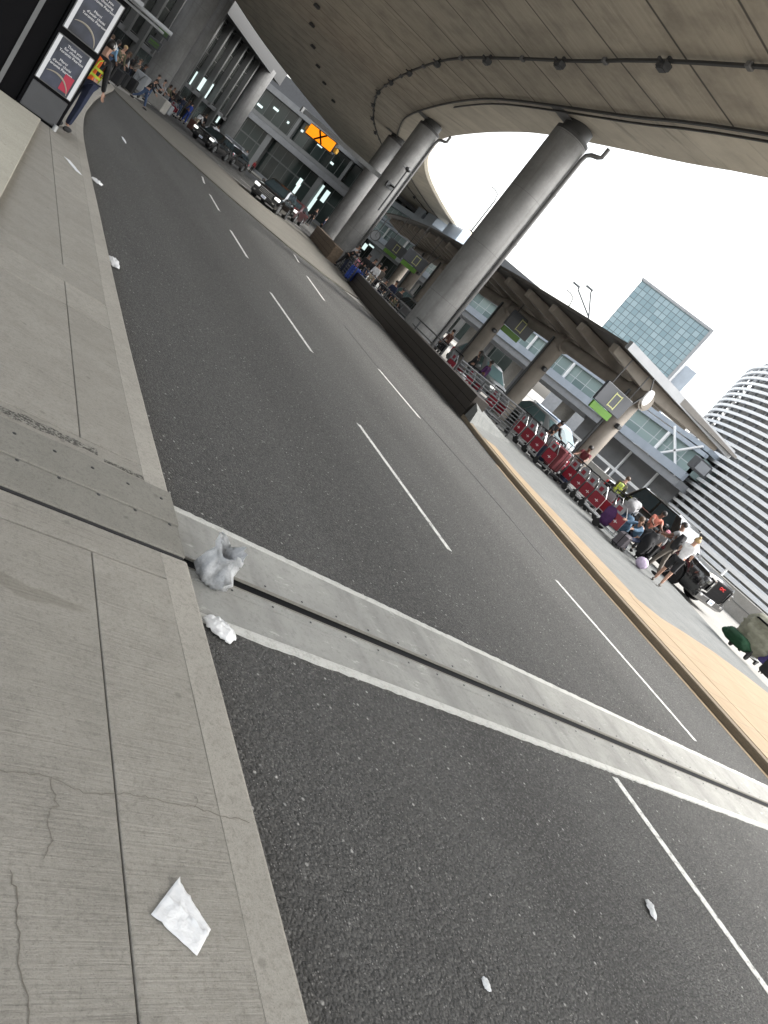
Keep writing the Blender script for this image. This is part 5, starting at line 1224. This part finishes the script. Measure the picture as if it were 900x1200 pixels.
for z0, z1, red in ((.70, 1.50, True), (1.60, 2.46, False)):
    g = MB(); g.rbox((.99, KY+.015, (z0+z1)/2), (.62, .05, z1-z0), .01); fr = g.build('poster_frame', 'midgrey', kt)
    for x_ in (.725, 1.255): g = MB(); g.box((x_, KY-.013, (z0+z1)/2), (.06, .012, z1-z0-.03)); g.build('light_border', 'posterwhite', fr)
    g = MB(); g.box((.99, KY-.014, (z0+z1)/2), (.47, .012, z1-z0-.04)); g.build('poster', 'poster', fr)
    H_ = z1-z0
    text('lettering', 'Thank you\nfor choosing\nToronto Pearson', .058, 'textwhite', fr, face_mw((1.02 if not red else 1.0, KY-.022, z1-.15), (1, 0, 0), (0, 0, 1)))
    text('lettering', "Merci\nd'avoir choisi\nToronto Pearson", .058, 'textwhite', fr, face_mw((1.02 if not red else .94, KY-.022, z1-.42 if not red else z1-.40), (1, 0, 0), (0, 0, 1)))
    g = MB(); C = [V2(.93+.27*math.cos(a), KY-.021, z0-.02+.27*math.sin(a)) for a in [R(5+7*k) for k in range(20)]]
    C = [p for p in C if .77 < p.x < 1.21 and z0+.03 < p.z < z1-.03]; g.tube(C, [.004+.012*math.sin(PI*i/max(1, len(C)-1)) for i in range(len(C))], 6); g.build('gold_ring', 'posterring', fr, True)
    if red:
        g = MB(); g.rbox((1.12, KY-.02, z0+.20), (.15, .008, .27), .004); g.box((1.12, KY-.0245, z0+.325), (.12, .004, .02)); g.build('red_panel', 'postred', fr)
g = MB(); g.prism([(1.03, 14.75), (.63, 8.6), (.38, 5.0), (-3.5, 5.0), (-3.5, 14.9)], .1, .235)
o = g.build('concrete_plinth', 'plinth', bevel=.01); tag(o, 'low smooth concrete plinth on the pavement in front of the black kiosk', 'plinth')
t = thing('planter_box', 'rough concrete planter with dark shrub at the top left corner', 'planter', (-1.1, 17.6, .15)); g = MB(); g.rbox((0, 0, .75), (1.4, 1.4, 1.5), .03); g.build('box', 'wallc', t)
g = MB(); rs = random.Random(9)
for i in range(420):
    c = Vector((rs.gauss(0, .42), rs.gauss(0, .42), 1.75+abs(rs.gauss(0, .3)))); a = Vector((rs.uniform(-1, 1), rs.uniform(-1, 1), rs.uniform(-.4, 1))).normalized(); b_ = a.orthogonal().normalized()
    g.add([c, c+a*.07+b_*.03, c+a*.16, c+a*.07-b_*.03], [(0, 1, 2, 3)])
M['leaf'] = mat('leaf', (.03, .05, .018), .6, 0, .4, 20); g.build('shrub', 'leaf', t)
# display cart and block on the far pavement
p = at_d(167, 92, 44); t = thing('display_cart', 'white boxy display cart with dark marks among the far crowd', 'cart', (p.x, p.y, .12), R(-30)); g = MB(); g.rbox((0, 0, .85), (.8, .55, 1.0), .04); g.build('box', 'lightgrey', t); g = MB(); g.bar((-.1, -.32, .6), (.2, -.32, 1.3), .06, .01); g.bar((-.3, -.32, 1.2), (.1, -.32, .9), .06, .01); g.build('dark_mark', 'darkgrey', t)
for sx in (-.4, .4): g = MB(); g.lathe([(.14, -.03), (.14, .03)], (sx, -.2, .14), 12, 0, Matrix.Rotation(R(90), 3, 'Y')); g.build('wheel', 'blackrub', t)
p = at_d(190, 109, 50); g = MB(); g.rbox((0, 0, .45), (1.5, .8, .9), .05); o = g.build('concrete_block', 'wallc', loc=(p.x, p.y, .12), rz=R(-40)); tag(o, 'pale concrete block on the far pavement behind the walking man', 'block')
p = at_d(201, 116, 54); g = MB(); g.rbox((0, 0, .4), (.9, .5, .7), .05); g.bar((-.4, 0, .75), (-.4, 0, 1.1), .05, .4); o = g.build('grey_bin', 'lightgrey', loc=(p.x, p.y, .12), rz=R(-40)); tag(o, 'pale grey bin between the concrete block and the far red cart', 'bin')
p = at_d(228, 141, 61); suitcase('suitcase', 'brown suitcase beside the person in white on the far pavement', (p.x, p.y, .12), R(-30), .5, .35, .8, 'brownc')
for i, (px, py, D) in enumerate(((155, 75, 41), (148, 72, 38), (160, 90, 42))): p = at_d(px, py, D); suitcase('suitcase', ('dark suitcase near the white display cart, rear one', 'dark suitcase leftmost near the kiosk people', 'dark suitcase in front of the white display cart')[i], (p.x, p.y, .13), R(-30), .5, .35, .75, 'blackc')
for px, py, D, lab in ((293, 135, 80, 'grey machine box at the foot of the terminal end column'), (276, 170, 78, 'pale barrier block behind the second black car')):
    p = at_d(px, py, D); g = MB(); g.rbox((0, 0, .8), (2.0, .8, 1.6), .08); g.box((0, -.42, 1.1), (1.6, .04, .4)); o = g.build('utility_box', 'lightgrey', loc=(p.x, p.y, .12), rz=-YAW); tag(o, lab, 'utility box')
# litter
def crumple(name, label, loc, sx, sy, sz, seed, mt='paper', flat=False, rz=0, pts=None, cat='litter'):
    rs = random.Random(seed); g = MB(); N = 18; rows = []
    off = Vector((rs.uniform(0, 99), rs.uniform(0, 99), 0))
    for i in range(N+1):
        row = []
        for j in range(N+1):
            u, v = i/N*2-1, j/N*2-1
            if flat: x, y = u, v; e = 0
            else:
                rad = max(abs(u), abs(v)); a = math.atan2(v, u); x, y = rad*math.cos(a), rad*math.sin(a); e = max(0, 1-rad*rad)
            q_ = Vector((x*1.7, y*1.7, 0))+off; h = noise.noise(q_)*.9+abs(noise.noise(q_*1.9))*.6+abs(noise.noise(q_*3.6))*.12
            k = 1+.22*noise.noise(q_*1.3+Vector((5, 5, 5)))*(0 if flat else 1)
            row.append(V2(x*sx*k, y*sy*k, sz*(abs(h)*.9+(e**.5*.9 if not flat else 0))+.002))
        rows.append(row)
    g.sheet(rows); o = g.build(name, mt, loc=loc, rz=rz); me = o.data
    so_ = o.modifiers.new('thick', 'SOLIDIFY'); so_.thickness = .0015
    me.polygons.foreach_set('use_smooth', [True]*len(me.polygons))
    return tag(o, label, cat)
def film_mat():
    q = NT('white_film'); v = q.n('TexCoord').outputs['Object']; n1 = q.noise(v, 14, 5, .7)
    q.l(q.mix(q.ramp(n1, .35, .65), (.50, .52, .54), (.78, .79, .80)), q.b.inputs['Base Color']); q.b.inputs['Roughness'].default_value = .35
    q.b.inputs['Transmission Weight'].default_value = .15; q.bump(q.noise(v, 38, 5, .75), 1.0, .014); return q.m
M['film'] = film_mat(); M['film'].node_tree.nodes['Principled BSDF'].inputs['Transmission Weight'].default_value = .35
g = MB(); rings = []; N = 44; off = Vector((3.1, 7.7, 1.3))
for i, (rr_, z_) in enumerate(((.03, .004), (.075, .006), (.10, .03), (.112, .07), (.108, .11), (.088, .15), (.075, .175), (.088, .205), (.10, .235))):
    rg = []
    for j in range(N):
        a_ = 2*PI*j/N; c_ = Vector((math.cos(a_), math.sin(a_), 0)); f = i/8
        n_ = noise.noise(c_*2.2+Vector((0, 0, z_*7))+off)*.36+abs(noise.noise(c_*5+Vector((0, 0, z_*16))+off))*.5+abs(noise.noise(c_*11+Vector((0, 0, z_*40))+off))*.22-.18
        rg.append(V2(c_.x*rr_*(1+n_)*.86+.035*f, c_.y*rr_*(1+n_)*1.12+.03*f, z_+(noise.noise(c_*1.7+off)*.06*f if i > 3 else 0)+(.028*max(0, math.cos(2*a_+.6))**3 if i == 8 else 0)))
    rings.append(rg)
g.loft(rings, False); bag_ = g.build('plastic_bag', 'film', smooth=False, loc=(2.03, 3.34, .012), rz=.5); so2 = bag_.modifiers.new('thick', 'SOLIDIFY'); so2.thickness = .001
bag_.data.polygons.foreach_set('use_smooth', [True]*len(bag_.data.polygons)); tag(bag_, 'crumpled translucent white plastic bag in the gutter on the expansion joint', 'plastic bag')
crumple('paper_scrap', 'crumpled white paper in the gutter just below the plastic bag', (2.02, 2.92, .005), .075, .10, .036, 31, 'paper', rz=.9)
g = MB(); N = 14; rows = []
Q = [V2(1.405, 1.345, 0), V2(1.495, 1.185, 0), V2(1.43, 1.105, 0), V2(1.295, 1.225, 0)]
for i in range(N+1):
    rows.append([Q[0].lerp(Q[1], j/N).lerp(Q[3].lerp(Q[2], j/N), i/N)+V2(0, 0, .1515+.010*max(0, 1-abs(i-7.3+.25*j)/1.1)+.006*max(0, 1-abs(j-5+.15*i)/1.0)+.0035*abs(noise.noise(V2(i*.8, j*.8, 7)))+.005*max(0, noise.noise(V2(i*.3, j*.3, 3)))+(.014 if j == 0 and i < 2 else 0)) for j in range(N+1)])
g.sheet(rows); o = g.build('paper_napkin', 'paper', smooth=True); s_ = o.modifiers.new('thick', 'SOLIDIFY'); s_.thickness = .0015; tag(o, 'flat creased white napkin on the near pavement slab', 'litter')
crumple('paper_scrap', 'torn white paper scraps against the kerb partway up the road', (1.98, 9.35, .003), .07, .22, .03, 12)
crumple('paper_scrap', 'small white scrap in the gutter up the road', (2.1, 14.1, .003), .10, .14, .03, 13)
crumple('paper_scrap', 'small white slip on the pavement near the kiosk', (1.55, 13.0, .152), .05, .30, .012, 14, flat=True, rz=.3)
crumple('leaf_scrap', 'pale crumpled scrap on the near lane left of the lane line', (5.0, 1.53, .001), .035, .075, .02, 15, rz=-.5)
crumple('leaf_scrap', 'tiny pale scrap at the bottom of the near lane', (2.96, 1.09, .001), .018, .03, .012, 16)
crumple('paper_scrap', 'thin white strip lying far up the lane', (3.6, 24.0, .003), .05, .5, .015, 17)

# ------------------------------------------------------------------ light
W = bpy.data.worlds.new('World'); S.world = W; W.use_nodes = True; nt = W.node_tree
sky = nt.nodes.new('ShaderNodeTexSky'); sky.sky_type = 'NISHITA'; sky.sun_disc = False
SUN_EL, SUN_AZ = R(48), R(120)
sky.sun_elevation = SUN_EL; sky.sun_rotation = SUN_AZ; sky.air_density = 1.6; sky.dust_density = 4.0
hs = nt.nodes.new('ShaderNodeHueSaturation'); hs.inputs['Saturation'].default_value = .22
nt.links.new(sky.outputs[0], hs.inputs['Color']); nt.links.new(hs.outputs[0], nt.nodes['Background'].inputs[0])
nt.nodes['Background'].inputs[1].default_value = .13
sl = bpy.data.lights.new('sun', 'SUN'); sl.energy = 0.7; sl.angle = R(14); sl.color = (1, .96, .9)
so = bpy.data.objects.new('sun', sl); COL.objects.link(so)
sd = Vector((math.sin(SUN_AZ)*math.cos(SUN_EL), math.cos(SUN_AZ)*math.cos(SUN_EL), math.sin(SUN_EL)))
so.rotation_euler = sd.to_track_quat('Z', 'Y').to_euler()
S.view_settings.view_transform = 'Standard'; S.view_settings.look = 'None'; S.view_settings.gamma = 1; S.view_settings.exposure = 2.25
S.render.engine = 'CYCLES'; S.cycles.max_bounces = 7; S.cycles.diffuse_bounces = 5
